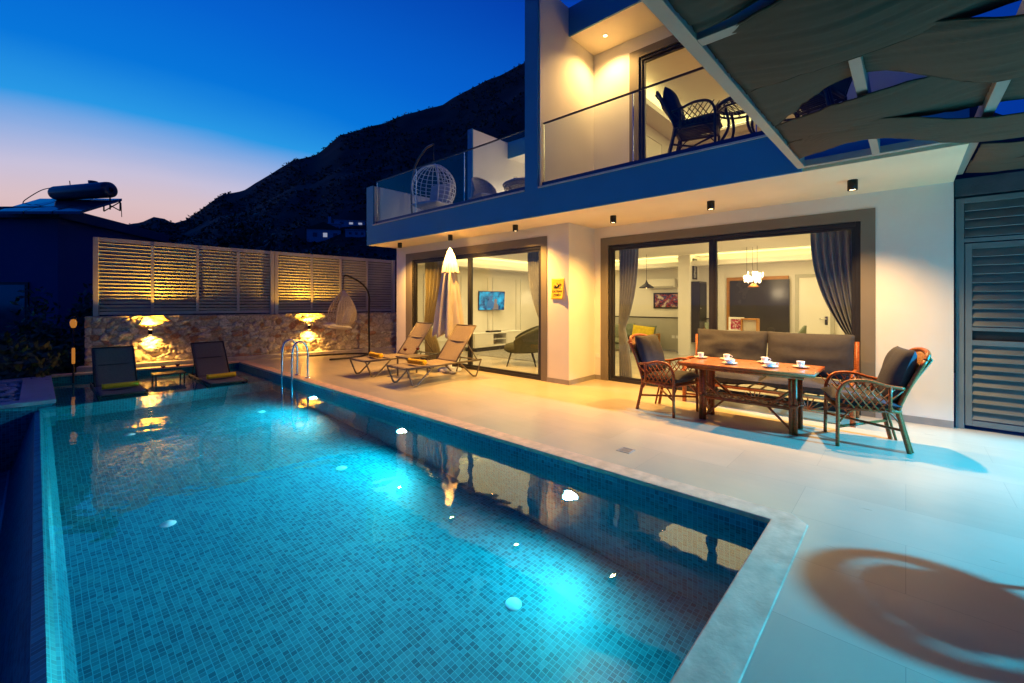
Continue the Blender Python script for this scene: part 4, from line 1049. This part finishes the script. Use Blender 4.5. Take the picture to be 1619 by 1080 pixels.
o = MB().pillow(.46,.52,.16, seed=12).build('cushion', 'sofa_green'); o.location = (12.2,6.35,.62); o.rotation_euler = (0,R(-70),0); tag(o, 'green-grey cushion on the sofa at the back of the room', 'cushion')
t = thing('pendant_lamp', 'small dark cone pendant lamp hanging in front of the back wall', 'pendant lamp', (11.3,5.28,2.8))
MB().tube([(0,0,0),(0,0,-.72)], .006, 6).build('cord', 'black_metal', t)
MB().lathe([(.012,-.70),(.02,-.74),(.05,-.80),(.19,-.90),(.20,-.925),(.195,-.925),(.04,-.80),(0,-.79)], n=28).build('lamp_shade', 'pendant_shade', t)
MB().lathe([(0,-.83),(.035,-.86),(.04,-.89),(0,-.93)], n=14).build('bulb', 'bulb_glow', t)
t = thing('chandelier', 'glowing crystal chandelier with a copper cone hanging over the indoor dining table', 'chandelier', (11.4,2.66,2.8))
m = MB()
for x, y in ((-.10,-.1),(.12,.05),(-.02,.14)): m.tube([(x,y,0),(x,y,-.62)], .004, 5)
m.build('wires', 'black_metal', t)
m = MB(); random.seed(3)
for i in range(60):
    a, r = random.random()*2*PI, .21*random.random()**.5; z = -.62-.20*random.random()
    m.lathe([(0,.04),(.017,.015),(.017,-.015),(0,-.05)], c=(r*math.cos(a),r*math.sin(a),z), n=6)
m.build('crystals', 'crystal_glow', t)
MB().lathe([(0,-.85),(.02,-.86),(.12,-.94),(.125,-.96),(.05,-.89),(0,-.88)], n=20).build('copper_cone', 'copper', t)
MB().tube([(0,0,-.76),(0,0,-.86)], .008, 6).build('stem', 'black_metal', t)
point('chandelier_light', (11.4,2.66,1.75), 22, (1,.75,.45), .12)
t = thing('air_conditioner', 'white wall air conditioner above the colourful painting', 'air conditioner', (12.8,5.50,2.05))
MB().box((-.10,-.45,-.14),(.098,.45,.14)).build('case', 'interior_white', t, bevel=.03)
MB().box((-.106,-.40,-.125),(-.09,.40,-.08)).build('flap', 'panel_grey', t)
def framed(name, label, loc, w, h, fm, pm, rz=0, cat='painting'):
    t = thing(name, label, cat, loc, rz)
    m = MB(); b = .045
    m.box((-.015,-w/2,-h/2),(.015,-w/2+b,h/2)).box((-.015,w/2-b,-h/2),(.015,w/2,h/2)).box((-.015,-w/2+b,-h/2),(.015,w/2-b,-h/2+b)).box((-.015,-w/2+b,h/2-b),(.015,w/2-b,h/2))
    m.build('picture_frame', fm, t, bevel=.003); box((-.005,-w/2+b,-h/2+b),(.008,w/2-b,h/2-b)).build('picture', pm, t)
    return t
framed('painting', 'wide dark-framed colourful abstract painting below the air conditioner', (12.87,5.38,1.53), .80, .48, 'dark_panel', 'painting_colours')
framed('framed_picture', 'tall narrow dark-framed grey picture on the side of the white column', (12.52,4.41,2.42), .30, .58, 'black_metal', 'picture_mono', PI/2)
t = thing('tall_cabinet', 'tall dark glass-fronted cabinet fixed to the side of the white column', 'cabinet', (12.56,4.30,.012))
MB().box((-.28,-.10,.36),(.30,.125,2.05)).build('carcass', 'dark_panel', t, bevel=.004)
MB().box((-.25,-.108,.95),(.28,-.1005,2.0)).build('door', 'black_metal', t)
m = MB()
for i in range(5): m.box((-.15,-.112,.42+.07*i),(.18,-.1005,.445+.07*i))
m.build('vent_slats', 'yellow_fabric', t); MB().lathe([(0,.012),(.02,.01),(.02,0)], T=Matrix.Translation((-.2,-.108,1.3)) @ Matrix.Rotation(PI/2,4,'X'), n=12).build('knob', 'steel', t)
t = thing('dining_table_indoor', 'long white indoor dining table behind the grey outdoor sofa', 'table', (11.5,2.70,.012))
MB().box((-.45,-.9,.72),(.45,.9,.76)).build('tabletop', 'interior_white', t, bevel=.008)
for sx in (-1,1):
    for sy in (-1,1): MB().box((sx*.40-.03,sy*.8-.03,0),(sx*.40+.03,sy*.8+.03,.72)).build('leg', 'interior_white', t)
def tub(label, loc, rz):
    t = thing('dining_chair', label, 'chair', loc, rz, 'upholstered chairs at the indoor table')
    def sh(u, v):
        a = R(10)+R(160)*u
        return (.24*math.cos(a), -.20*math.sin(a)-.02*v, .46+(.10+.30*math.sin(PI*u))*v)
    o = MB().grid(sh, 20, 6).build('backrest', 'sofa_green', t); q = o.modifiers.new('thickness', 'SOLIDIFY'); q.thickness = .04
    MB().lathe([(0,.42),(.22,.42),(.24,.46),(.20,.49),(0,.495)], n=20).build('seat', 'sofa_green', t)
    for sx in (-1,1):
        for sy in (-1,1): MB().tube([(.14*sx,.14*sy,.43),(.19*sx,.19*sy,0)], [.016,.010], 6).build('leg', 'black_metal', t)
    return t
tb = tub('grey-green upholstered chair at the left end of the indoor dining table', (11.4,3.47,.012), R(180)); tb.scale = (1.1,1.1,1.12)
dup(tb, (11.4,1.90,.012), R(0), 'grey-green upholstered chair at the right end of the indoor dining table')
t = framed('photo_frame', 'small white frame with red flowers standing on the indoor dining table', (11.35,3.02,.955), .34, .34, 'interior_white', 'picture_flowers', 0, 'picture frame')
t = thing('wooden_box', 'small wooden frame box standing on the indoor dining table', 'box', (11.35,2.72,.7725))
m = MB(); m.box((-.1,-.18,0),(.1,.18,.03)).box((-.1,-.18,.30),(.1,.18,.33)).box((-.1,-.18,.03),(.1,-.15,.30)).box((-.1,.15,.03),(.1,.18,.30)); m.build('frame', 'honey_wood', t); MB().box((-.02,-.15,.03),(.02,.15,.30)).build('panel', 'cream_fabric', t)

# ------------------------------------------------------------------ balcony furniture
def round_table(label, loc, wood, rad=.40, h=.62, grp='round wicker tables', apron=False):
    t = thing('round_table', label, 'table', loc, 0, grp)
    m = MB(); m.tube([(rad*math.cos(a*PI/24),rad*math.sin(a*PI/24),h) for a in range(48)], .026, 8, closed=True)
    if not apron: m.tube([(rad*.97*math.cos(a*PI/24),rad*.97*math.sin(a*PI/24),h-.07) for a in range(48)], .014, 6, closed=True)
    for i in range(11):
        c = -.9*rad+.18*rad*i; q = (rad*rad-c*c)**.5
        m.tube([(c,-q,h-.012),(c,q,h-.012)], .006, 5)
        if not apron: m.tube([(-q,c,h-.022),(q,c,h-.022)], .006, 5)
    if apron: m.tube([(rad*math.cos(a*PI/24),rad*math.sin(a*PI/24),h-.012) for a in range(48)], .036, 10, closed=True)
    for i in range(0 if apron else 32):
        a = i*PI/16; b = a+(PI/16)*(1 if i % 2 else -1); m.tube([(rad*math.cos(a),rad*math.sin(a),h-.01),(rad*.97*math.cos(b),rad*.97*math.sin(b),h-.07)], .006, 5)
    m.build('tabletop', wood, t)
    for k in range(4):
        a = PI/4+k*PI/2; MB().tube(curve([(.30*math.cos(a)*rad/.4,.30*math.sin(a)*rad/.4,h-.03),(.16*math.cos(a),.16*math.sin(a),h*.5),(.34*math.cos(a),.34*math.sin(a),0)], 14), .018).build('leg', wood, t)
    return t
nw = rattan_chair('wicker_armchair', 'dark navy wicker armchair on the right balcony, left of the round table', (6.13,2.16,3.446), R(192), 'dark_rattan', 'navy_fabric', 'dark_rattan', 'navy wicker armchairs on the right balcony')
dup(nw, (6.10,.80,3.446), R(-15), 'dark navy wicker armchair on the right balcony, glimpsed between the pergola cloths')
round_table('dark round wicker table on the right balcony beside the navy armchair', (6.12,1.58,3.446), 'dark_rattan', .27, .60)
round_table('pale round wicker table on the left balcony with two wine glasses', (6.75,5.75,3.30), 'pale_wicker', .46, .58)
tt = MB().lathe([(0,0),(.44,0),(.45,.006),(.44,.012),(0,.012)], n=40).build('glass_plate', 'cream_fabric'); tt.location = (6.75,5.75,3.30+.608); tag(tt, 'round pale plate covering the wicker table on the left balcony', 'tray')
wine_glass('glass of red wine on the left balcony table, left of the two', (6.72,6.02,3.921), g)
wine_glass('glass of red wine on the left balcony table, right of the two', (6.88,5.68,3.921), g)
def shell_chair(label, loc, rz):
    t = thing('shell_chair', label, 'armchair', loc, rz, 'round-backed wicker chairs on the left balcony')
    def sh(u, v):
        a = PI*u; x = .32*math.cos(a)
        return (x*(1-.15*v), -.26*math.sin(a)-.10*v*math.sin(a), .36+(.16+.40*math.sin(a)**.7)*v)
    o = MB().grid(sh, 30, 10).build('shell', 'pale_wicker', t); q = o.modifiers.new('thickness', 'SOLIDIFY'); q.thickness = .02
    top = [sh(i/30, 1) for i in range(31)]; MB().tube(top, .022).build('rim', 'pale_wicker', t)
    m = MB()
    for i in range(9): m.tube([tuple(Vector(sh((i+.5)/9, v/6))+Vector((0,-.012,0))) for v in range(7)], .009, 6)
    m.build('ribs', 'pale_wicker', t)
    MB().pillow(.56,.52,.12, seed=3).build('seat_cushion', 'cream_fabric', t, T=Matrix.Translation((0,-.02,.42)))
    for sx in (-1,1):
        for y in (-.24,.22): MB().tube([(.25*sx,y,.38),(.28*sx,y*1.15,0)], .018).build('leg', 'pale_wicker', t)
    return t
sc = shell_chair('round-backed pale wicker chair on the left balcony, left of the small table', (6.45,6.62,3.30), R(168))
dup(sc, (6.50,4.98,3.30), R(0), 'round-backed pale wicker chair on the left balcony, half hidden by the blue-grey tower edge')

# round wicker table standing on the terrace to the right; it throws the round shadow
round_table('brown round wicker table on the terrace at the right, outside the frame', (3.70,-1.08,0), 'rattan', .33, .56, apron=True)
tt = MB().lathe([(0,0),(.235,0),(.24,.006),(.235,.012),(0,.012)], n=40).build('round_tray', 'dark_rattan'); tt.location = (3.77,-1.18,.589); tag(tt, 'round dark tray lying on the brown wicker table outside the frame', 'tray')
# garden floodlight with a cyan lamp
t = thing('garden_floodlight', 'small cyan floodlight on a short post at the right of the terrace, outside the frame', 'floodlight', (5.9,-4.2,0))
MB().tube([(0,0,0),(0,0,2.15)], .03).build('post', 'black_metal', t); MB().box((-.10,-.06,2.15),(.10,-.01,2.32)).build('lamp_head', 'black_metal', t)
spot('floodlight_beam', (5.9,-4.13,2.23), (5.15,-2.0,0), 5000, (.02,.52,1), 76, .35, .09)

# ------------------------------------------------------------------ garden, trees and the neighbours
def leafy(m, c, rx, ry, rz, n, s, rnd):
    lobes = [(Vector((rnd.gauss(0,.45)*rx, rnd.gauss(0,.45)*ry, rnd.gauss(0,.42)*rz)), .30+.35*rnd.random()) for _ in range(14)]
    for _ in range(n):
        l, q = rnd.choice(lobes)
        d = Vector((rnd.gauss(0,1), rnd.gauss(0,1), rnd.gauss(0,1))).normalized()*(rnd.random()**.4)*q
        p = Vector(c)+l+Vector((d.x*rx, d.y*ry, d.z*rz))
        a = Vector((rnd.gauss(0,1), rnd.gauss(0,1), rnd.gauss(0,1))).normalized(); b = a.orthogonal().normalized(); k = s*(.6+.8*rnd.random())
        m.add([p-a*k, p+b*k*.5, p+a*k, p-b*k*.5], [(0,1,2,3)])
def tree(label, loc, h, r, seed, n=2600, leaf='black_leaf', cat='tree', name='broadleaf_tree', s=.12, grp='dark trees behind the stone wall'):
    rnd = random.Random(seed)
    t = thing(name, label, cat, loc, 0, grp)
    m = MB(); m.tube(curve([(0,0,-.2),(.1*r*rnd.uniform(-1,1),0,h*.3),(.15*r*rnd.uniform(-1,1),.1,h*.62)], 8), [.16*r*(1-.7*i/8) for i in range(9)] if len(curve([(0,0,-.2),(0,0,h*.3),(0,.1,h*.62)], 8)) == 9 else .1*r)
    for k in range(5):
        a = rnd.random()*6.28; m.tube([(0,0,h*(.3+.06*k)),(r*.35*math.cos(a),r*.35*math.sin(a),h*(.55+.05*k)),(r*.6*math.cos(a),r*.6*math.sin(a),h*(.68+.04*k))], [.06*r,.04*r,.015*r], 6)
    m.build('trunk', 'bark', t)
    m = MB(); leafy(m, (0,0,h*.58), r, r, h*.25, n, s, rnd); m.build('crown', leaf, t)
    return t
GZ = -1.7
for i, (px, py, dep, r, l) in enumerate(((330,372,24,2.2,'dark tree behind the left louvred screen, the left one'),(400,345,27,3.0,'tall dark tree above the middle of the louvred screens'),(465,362,22,2.2,'dark rounded tree right of the tall one behind the screens'),
        (520,392,18,1.5,'small dark tree below the hillside houses'),(588,385,19,1.5,'dark tree just left of the villa corner, above the right louvred screen'))):
    top = 1.5+(477-py)/684*dep
    p = far((px-809.5)/684*dep, dep, GZ)
    tree(l, p, top-GZ, r, 20+i, n=7000, leaf='leaf' if i in (1,2) else 'black_leaf', s=.17)
def bush(label, px, py, dep, r, seed):
    top = 1.5+(477-py)/684*dep; h = top-GZ; rnd = random.Random(seed)
    t = thing('garden_shrub', label, 'shrub', far((px-809.5)/684*dep, dep, GZ), 0, 'dark shrubs left of the pool')
    m = MB()
    for k in range(5): m.tube([(0,0,-.05),(rnd.uniform(-.4,.4)*r,rnd.uniform(-.4,.4)*r,h*.7)], [.03,.012], 6)
    m.build('stems', 'bark', t)
    m = MB(); leafy(m, (0,0,h*.5), r, r, h*.46, 2600, .075, rnd); m.build('foliage', 'leaf', t)
bush('dark garden shrub at the far left edge below the neighbour window', -5, 520, 9.5, 1.15, 51)
bush('broad dark garden shrub in front of the neighbour wall', 50, 492, 10.5, 1.0, 52)
bush('pointed dark shrub, the tallest in front of the neighbour wall', 86, 472, 10.2, .75, 53)
bush('dark shrub close to the end of the stone wall', 112, 497, 10.8, .7, 54)
bush('low dark shrub just behind the pebble planter', 30, 545, 9.2, .9, 55)
bush('low dark shrub between planter and stone wall end', 95, 552, 9.6, .6, 56)
t = thing('garden_lamp', 'small garden lamp post glowing orange among the shrubs beside the stone wall', 'garden lamp', far((116-809.5)/684*8.9, 8.9, GZ))
MB().tube([(0,0,0),(0,0,2.66)], .018).build('post', 'black_metal', t)
MB().lathe([(0,2.66),(.03,2.665),(.05,2.72),(.055,2.78),(.035,2.83),(0,2.84)], n=16).build('lamp_globe', 'garden_glow', t)
MB().lathe([(.018,1.92),(.026,1.94),(.026,2.22),(.020,2.24),(.019,2.25)], n=12).build('reflection_streak', 'garden_glow', t)  # glowing tube added to draw the lamp's reflected streak
m = MB().lathe([(0,2.84),(.06,2.845),(.02,2.90),(0,2.91)], n=16); m.build('lamp_cap', 'black_metal', t)

# neighbour house
NC = far(-12.57, 12, 0); RT = Vector((CA,-SA,0)); FW = Vector((SA,CA,0))
sd = (FW*1 - RT*.204).normalized(); NH = 4.13
def npt(a, b, z): return NC - RT*a + sd*b + Vector((0,0,z))       # a metres left of the corner, b along the side
def nbox(m, a0, a1, b0, b1, z0, z1):
    q = [npt(a0,b0,z0),npt(a1,b0,z0),npt(a1,b1,z0),npt(a0,b1,z0),npt(a0,b0,z1),npt(a1,b0,z1),npt(a1,b1,z1),npt(a0,b1,z1)]
    return m.add(q, [(0,1,2,3),(7,6,5,4),(4,5,1,0),(5,6,2,1),(6,7,3,2),(7,4,0,3)])
nh = thing('neighbour_house', 'dark flat-roofed neighbouring house at the left with a solar heater on its roof', 'house', (0,0,0))
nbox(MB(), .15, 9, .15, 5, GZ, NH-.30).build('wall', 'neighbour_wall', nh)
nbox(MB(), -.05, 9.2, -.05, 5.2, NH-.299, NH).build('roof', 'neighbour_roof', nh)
for a0, a1, z0, z1 in ((.95,2.6,.2,2.05),(1.15,1.6,-.6,.1)):
    w = nbox(MB(), a0, a1, .10, .149, z0, z1).build('window', 'anthracite', nh); nbox(MB(), a0+.08, a1-.08, .09, .099, z0+.08, z1-.08).build('pane', 'solar_glass', w)
m = MB(); q = [npt(.149,b,z) for b, z in ((1.0,-.5),(1.0,1.3),(1.9,1.3),(1.9,-.5))]; q2 = [p+RT*.06 for p in q]
m.add(q+q2, [(3,2,1,0),(4,5,6,7),(0,1,5,4),(1,2,6,5),(2,3,7,6),(3,0,4,7)]); m.build('window', 'anthracite', nh)
# solar water heater
sh_ = thing('solar_heater', 'solar water heater with tilted panels and a round tank on the neighbour roof', 'solar heater', npt(.4,1.0,NH))
ST = Matrix.Translation(-npt(.4,1.0,NH)); D = 12.6
def sp_(px, py, dep): return far((px-809.5)/684*dep, dep, 1.5+(477-py)/684*dep)
tank = MB(); a, b = sp_(86,306,D), sp_(174,300,D-.25); ax = (b-a)
tank.tube([a-ax*.02, a, a+ax*.04, b-ax*.04, b, b+ax*.02], [.10,.17,.20,.225,.215,.14], 24); tank.build('tank', 'tank_metal', sh_, T=ST)
cap = MB(); e = b+ax*.021; n_ = ax.normalized(); cap.tube([e, e+n_*.01], [.07,.05], 16); cap.build('tank_hatch', 'black_metal', sh_, T=ST)
lo0, lo1 = sp_(-8,334,D-1.0), sp_(128,334,D-1.0); hi0, hi1 = sp_(62,314,D+.3), sp_(194,314,D-.1)
for k in range(3):
    u0, u1 = k/3+.008, (k+1)/3-.008
    q = [lo0.lerp(lo1,u0),lo0.lerp(lo1,u1),hi0.lerp(hi1,u1),hi0.lerp(hi1,u0)]; q2 = [p-Vector((0,0,.07)) for p in q]
    MB().add(q2+q, [(3,2,1,0),(4,5,6,7),(0,1,5,4),(1,2,6,5),(2,3,7,6),(3,0,4,7)]).build('collector_panel', 'solar_glass', sh_, T=ST)
zr = NH
for h_ in (hi1-(hi1-hi0)*.03, hi1-(hi1-hi0)*.22, hi1-(hi1-hi0)*.9): MB().tube([h_-Vector((0,0,.07)), Vector((h_.x,h_.y,zr))], .02, 6).build('stand_leg', 'dark_metal', sh_, T=ST)
h1, h2 = hi1-(hi1-hi0)*.03, hi1-(hi1-hi0)*.22
m = MB(); m.tube([h1-Vector((0,0,.1)), Vector((h2.x,h2.y,zr))], .015, 6).tube([h2-Vector((0,0,.1)), Vector((h1.x,h1.y,zr))], .015, 6)
m.build('stand_brace', 'dark_metal', sh_, T=ST)
for w_ in (a, b): MB().tube([w_-Vector((0,0,.2)), Vector((w_.x,w_.y,zr))], .02, 6).build('stand_leg', 'dark_metal', sh_, T=ST)
m = MB(); m.tube(curve([a+Vector((0,0,.18)), sp_(65,301,D), sp_(40,316,D-.1), sp_(36,322,D-.2)], 16), .012, 6).tube([sp_(112,300,D), sp_(110,286,D)], .012, 6).tube(curve([h1+Vector((.03,.1,-.1)), h1+Vector((.05,.15,-.5)), Vector((h1.x+.05,h1.y+.2,zr))], 8), .010, 6).tube([sp_(148,292,D), sp_(165,290,D)], .010, 6)
m.build('pipes', 'dark_metal', sh_, T=ST)
m = MB(); m.lathe([(0,.10),(.11,.10),(.10,-.02),(.05,-.09),(0,-.09)], c=tuple(sp_(147,292,D)), n=14); m.build('feed_tank', 'tank_metal', sh_, T=ST)

# ------------------------------------------------------------------ mountain
RID = [(-400,395),(-60,385),(100,375),(180,362),(228,351),(243,344),(262,346),(273,352),(292,347),(310,336),(350,309),(385,300),(420,279),(465,252),(500,245),(540,214),(580,200),(610,195),(640,181),(700,165),(740,142),(790,118),(832,97),(900,70),(1000,45),(1150,40),(1300,80),(1500,150),(1800,260)]
def ridge(px):
    for (a, b), (c, d) in zip(RID, RID[1:]):
        if a <= px <= c: return b+(d-b)*(px-a)/(c-a)
    return RID[-1][1]
R0, R1 = 70, 330
def mount(px, r):
    k = math.hypot(684, px-809.5)/684                                 # horizontal distance per metre of depth
    dep = r/k; H = (477-ridge(px))/684*(R1/k)+1.5
    f = (r-R0)/(R1-R0)
    if f <= 1: z = GZ+(H-GZ)*max(0,f)**1.35
    else: z = H-(f-1)*H*.9
    p = far((px-809.5)/684*dep, dep, 0)
    n_ = noise.fractal(Vector((p.x*.012,p.y*.012,2.3)), 1, 2, 6)
    z += n_*9*min(1,max(0,f))*(1-min(1,max(0,f)))*2.2 + noise.fractal(Vector((p.x*.06,p.y*.06,1)), .9, 2, 5)*1.1*min(1,max(0,f*3))
    return Vector((p.x,p.y,z))
def fn(u, v): return tuple(mount(-400+2200*u, R0+(R1-R0)*1.5*v))
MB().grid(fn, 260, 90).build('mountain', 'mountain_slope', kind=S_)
# scrub on the slope, far too much to count
rnd = random.Random(5); m = MB()
for _ in range(12000):
    px = rnd.uniform(120,1000); r = R0+(R1-R0)*(rnd.random()**.7)*1.02
    p = mount(px, r); s = rnd.uniform(.35,1.0)*(.7+r/R1*.6)
    if noise.noise(Vector((p.x*.03,p.y*.03,8))) < -.18: continue
    for k in range(3):
        q = p+Vector((rnd.gauss(0,s*.5),rnd.gauss(0,s*.5),s*rnd.uniform(.0,.8)))
        v = [q+Vector((rnd.uniform(-1,1),rnd.uniform(-1,1),rnd.uniform(-.7,.9)))*s*.8 for _ in range(4)]
        m.add(v, [(0,1,2),(0,2,3),(0,3,1),(1,3,2)])
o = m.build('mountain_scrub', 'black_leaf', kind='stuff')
# houses on the slope
def slope_at(px, py):
    best = None
    for i in range(200):
        r = R0+(R1-R0)*i/200; p = mount(px, r); dep = p.x*SA+p.y*CA
        if 477-684*(p.z-1.5)/dep <= py: return p, dep
    return p, dep
hs = [(512,379,50,24,'whitewashed house with a red roof on the hillside, the lowest one'),(527,364,20,16,'small white hillside house with a chimney, above the red-roofed one'),(553,358,46,11,'long pale hillside house with lit windows, the highest one'),(562,374,30,14,'pale hillside house closest to the villa corner')]
for i, (px, py, w, h, l) in enumerate(hs):
    p, dep = slope_at(px, py+3); W_, H_ = w/684*dep, h/684*dep
    t = thing('hillside_house', l, 'house', p-Vector((0,0,1)), -CAMA+.25, 'houses on the dark hillside')
    MB().box((-W_/2,0,-1),(W_/2,W_*.6,H_*.75+1)).build('wall', 'village_wall', t)
    rf = MB().prism([(-W_*.55,H_*.75+1),(W_*.55,H_*.75+1),(0,H_*1.25+1)] if i < 1 else [(-W_*.52,H_*.75+1),(W_*.52,H_*.75+1),(W_*.52,H_*.82+1),(-W_*.52,H_*.82+1)], -.3, W_*.62, T=Matrix.Rotation(PI/2,4,'X') @ Matrix.Scale(-1,4,(0,0,1))).build('roof', 'village_roof' if i == 0 else 'village_wall', t)
    if i == 1: MB().box((-W_*.4,.4,H_*.8+1),(-W_*.2,1.2,H_*1.5+1)).build('chimney', 'village_wall', rf)
    for k in range(3):
        x = -W_*.32+W_*.3*k; lit = (i, k) in ((0,1),(2,1),(2,2))
        MB().box((x,-.06,H_*.25+1),(x+W_*.12,.0,H_*.52+1)).build('window', 'village_glow' if lit else 'solar_glass', t)

# ------------------------------------------------------------------ sky
w = bpy.data.worlds.new('World'); SC.world = w; w.use_nodes = True
nt = w.node_tree; bg = nt.nodes['Background']
tc = nd(nt, 'ShaderNodeTexCoord', -1400, 0); sep = nd(nt, 'ShaderNodeSeparateXYZ', -1200, 0)
nt.links.new(tc.outputs['Generated'], sep.inputs[0])
asn = nd(nt, 'ShaderNodeMath', -1000, 100, operation='ARCSINE'); nt.links.new(sep.outputs[2], asn.inputs[0])
# the afterglow bulges up round the point where the sun went down
gd = (FW - RT*.82).normalized()
dt = nd(nt, 'ShaderNodeVectorMath', -1000, -150, operation='DOT_PRODUCT'); dt.inputs[1].default_value = gd; nt.links.new(tc.outputs['Generated'], dt.inputs[0])
mr = nd(nt, 'ShaderNodeMapRange', -800, -150); mr.inputs['From Min'].default_value = -.2; mr.inputs['From Max'].default_value = 1; mr.inputs['To Min'].default_value = .80; mr.inputs['To Max'].default_value = 0
nt.links.new(dt.outputs['Value'], mr.inputs['Value'])
ad = nd(nt, 'ShaderNodeMath', -700, 50, operation='ADD'); cn = nd(nt, 'ShaderNodeTexNoise', -1000, 320); cn.inputs['Scale'].default_value = 2.2; cn.inputs['Detail'].default_value = 4
cm = nd(nt, 'ShaderNodeMapping', -1200, 320); cm.inputs['Scale'].default_value = (1,1,5); nt.links.new(tc.outputs['Generated'], cm.inputs[0]); nt.links.new(cm.outputs[0], cn.inputs[0])
cq = nd(nt, 'ShaderNodeMapRange', -850, 320); cq.inputs['To Min'].default_value = -.022; cq.inputs['To Max'].default_value = .022; nt.links.new(cn.outputs['Fac'], cq.inputs[0])
ca_ = nd(nt, 'ShaderNodeMath', -780, 200, operation='ADD'); nt.links.new(asn.outputs[0], ca_.inputs[0]); nt.links.new(cq.outputs[0], ca_.inputs[1])
nt.links.new(ca_.outputs[0], ad.inputs[0]); nt.links.new(mr.outputs[0], ad.inputs[1])
nm = nd(nt, 'ShaderNodeMath', -540, 50, operation='DIVIDE'); nm.inputs[1].default_value = PI/2; nt.links.new(ad.outputs[0], nm.inputs[0])
rp = nd(nt, 'ShaderNodeValToRGB', -380, 50)
SKY = [(0,(.66,.38,.31)),(7.5,(.72,.46,.44)),(10.5,(.70,.52,.55)),(13.5,(.57,.53,.70)),(16.5,(.32,.44,.75)),(20,(.02,.31,.78)),(26,(.001,.18,.70)),(34,(.0005,.12,.62)),(50,(.0005,.045,.40)),(90,(.0005,.022,.26))]
el = rp.color_ramp.elements
el[0].position = 0; el[0].color = (*SKY[0][1],1); el[1].position = 1; el[1].color = (*SKY[-1][1],1)
for a, c in SKY[1:-1]:
    k = el.new(a/90); k.color = (*c,1)
nt.links.new(nm.outputs[0], rp.inputs[0])
st = nd(nt, 'ShaderNodeTexSky', -380, -250, sky_type='NISHITA'); st.sun_disc = False; st.sun_elevation = R(-3); st.sun_rotation = math.atan2(gd.x, gd.y)
mx = nd(nt, 'ShaderNodeMix', -120, 0); mx.data_type = 'RGBA'; mx.blend_type = 'ADD'; mx.inputs['Factor'].default_value = .012
nt.links.new(rp.outputs[0], mx.inputs['A']); nt.links.new(st.outputs[0], mx.inputs['B'])
dm = nd(nt, 'ShaderNodeMapRange', -120, -300); dm.inputs['From Min'].default_value = -.9; dm.inputs['From Max'].default_value = .45; dm.inputs['To Min'].default_value = .38; dm.inputs['To Max'].default_value = 1
nt.links.new(dt.outputs['Value'], dm.inputs['Value'])
vm = nd(nt, 'ShaderNodeVectorMath', 60, 0, operation='SCALE'); nt.links.new(mx.outputs['Result'], vm.inputs[0]); nt.links.new(dm.outputs[0], vm.inputs['Scale'])
nt.links.new(vm.outputs[0], bg.inputs['Color']); bg.inputs['Strength'].default_value = 1.0

# ------------------------------------------------------------------ camera and render settings
cd = bpy.data.cameras.new('camera'); cam = bpy.data.objects.new('camera', cd); COL.objects.link(cam)
cam.location = (0,0,1.5); cam.rotation_euler = (PI/2,0,-CAMA)
cd.sensor_width = 36; cd.lens = 684/1619*36; cd.shift_y = -63/1619; cd.clip_start = .05; cd.clip_end = 3000
SC.camera = cam
vs = SC.view_settings; vs.view_transform = 'Standard'; vs.look = 'None'; vs.exposure = 0; vs.gamma = 1; vs.use_curve_mapping = False
cy = SC.cycles
cy.use_denoising = True; cy.sample_clamp_indirect = 60; cy.light_sampling_threshold = 0; cy.max_bounces = 10; cy.transparent_max_bounces = 16; cy.caustics_refractive = True; cy.caustics_reflective = False; cy.blur_glossy = .5
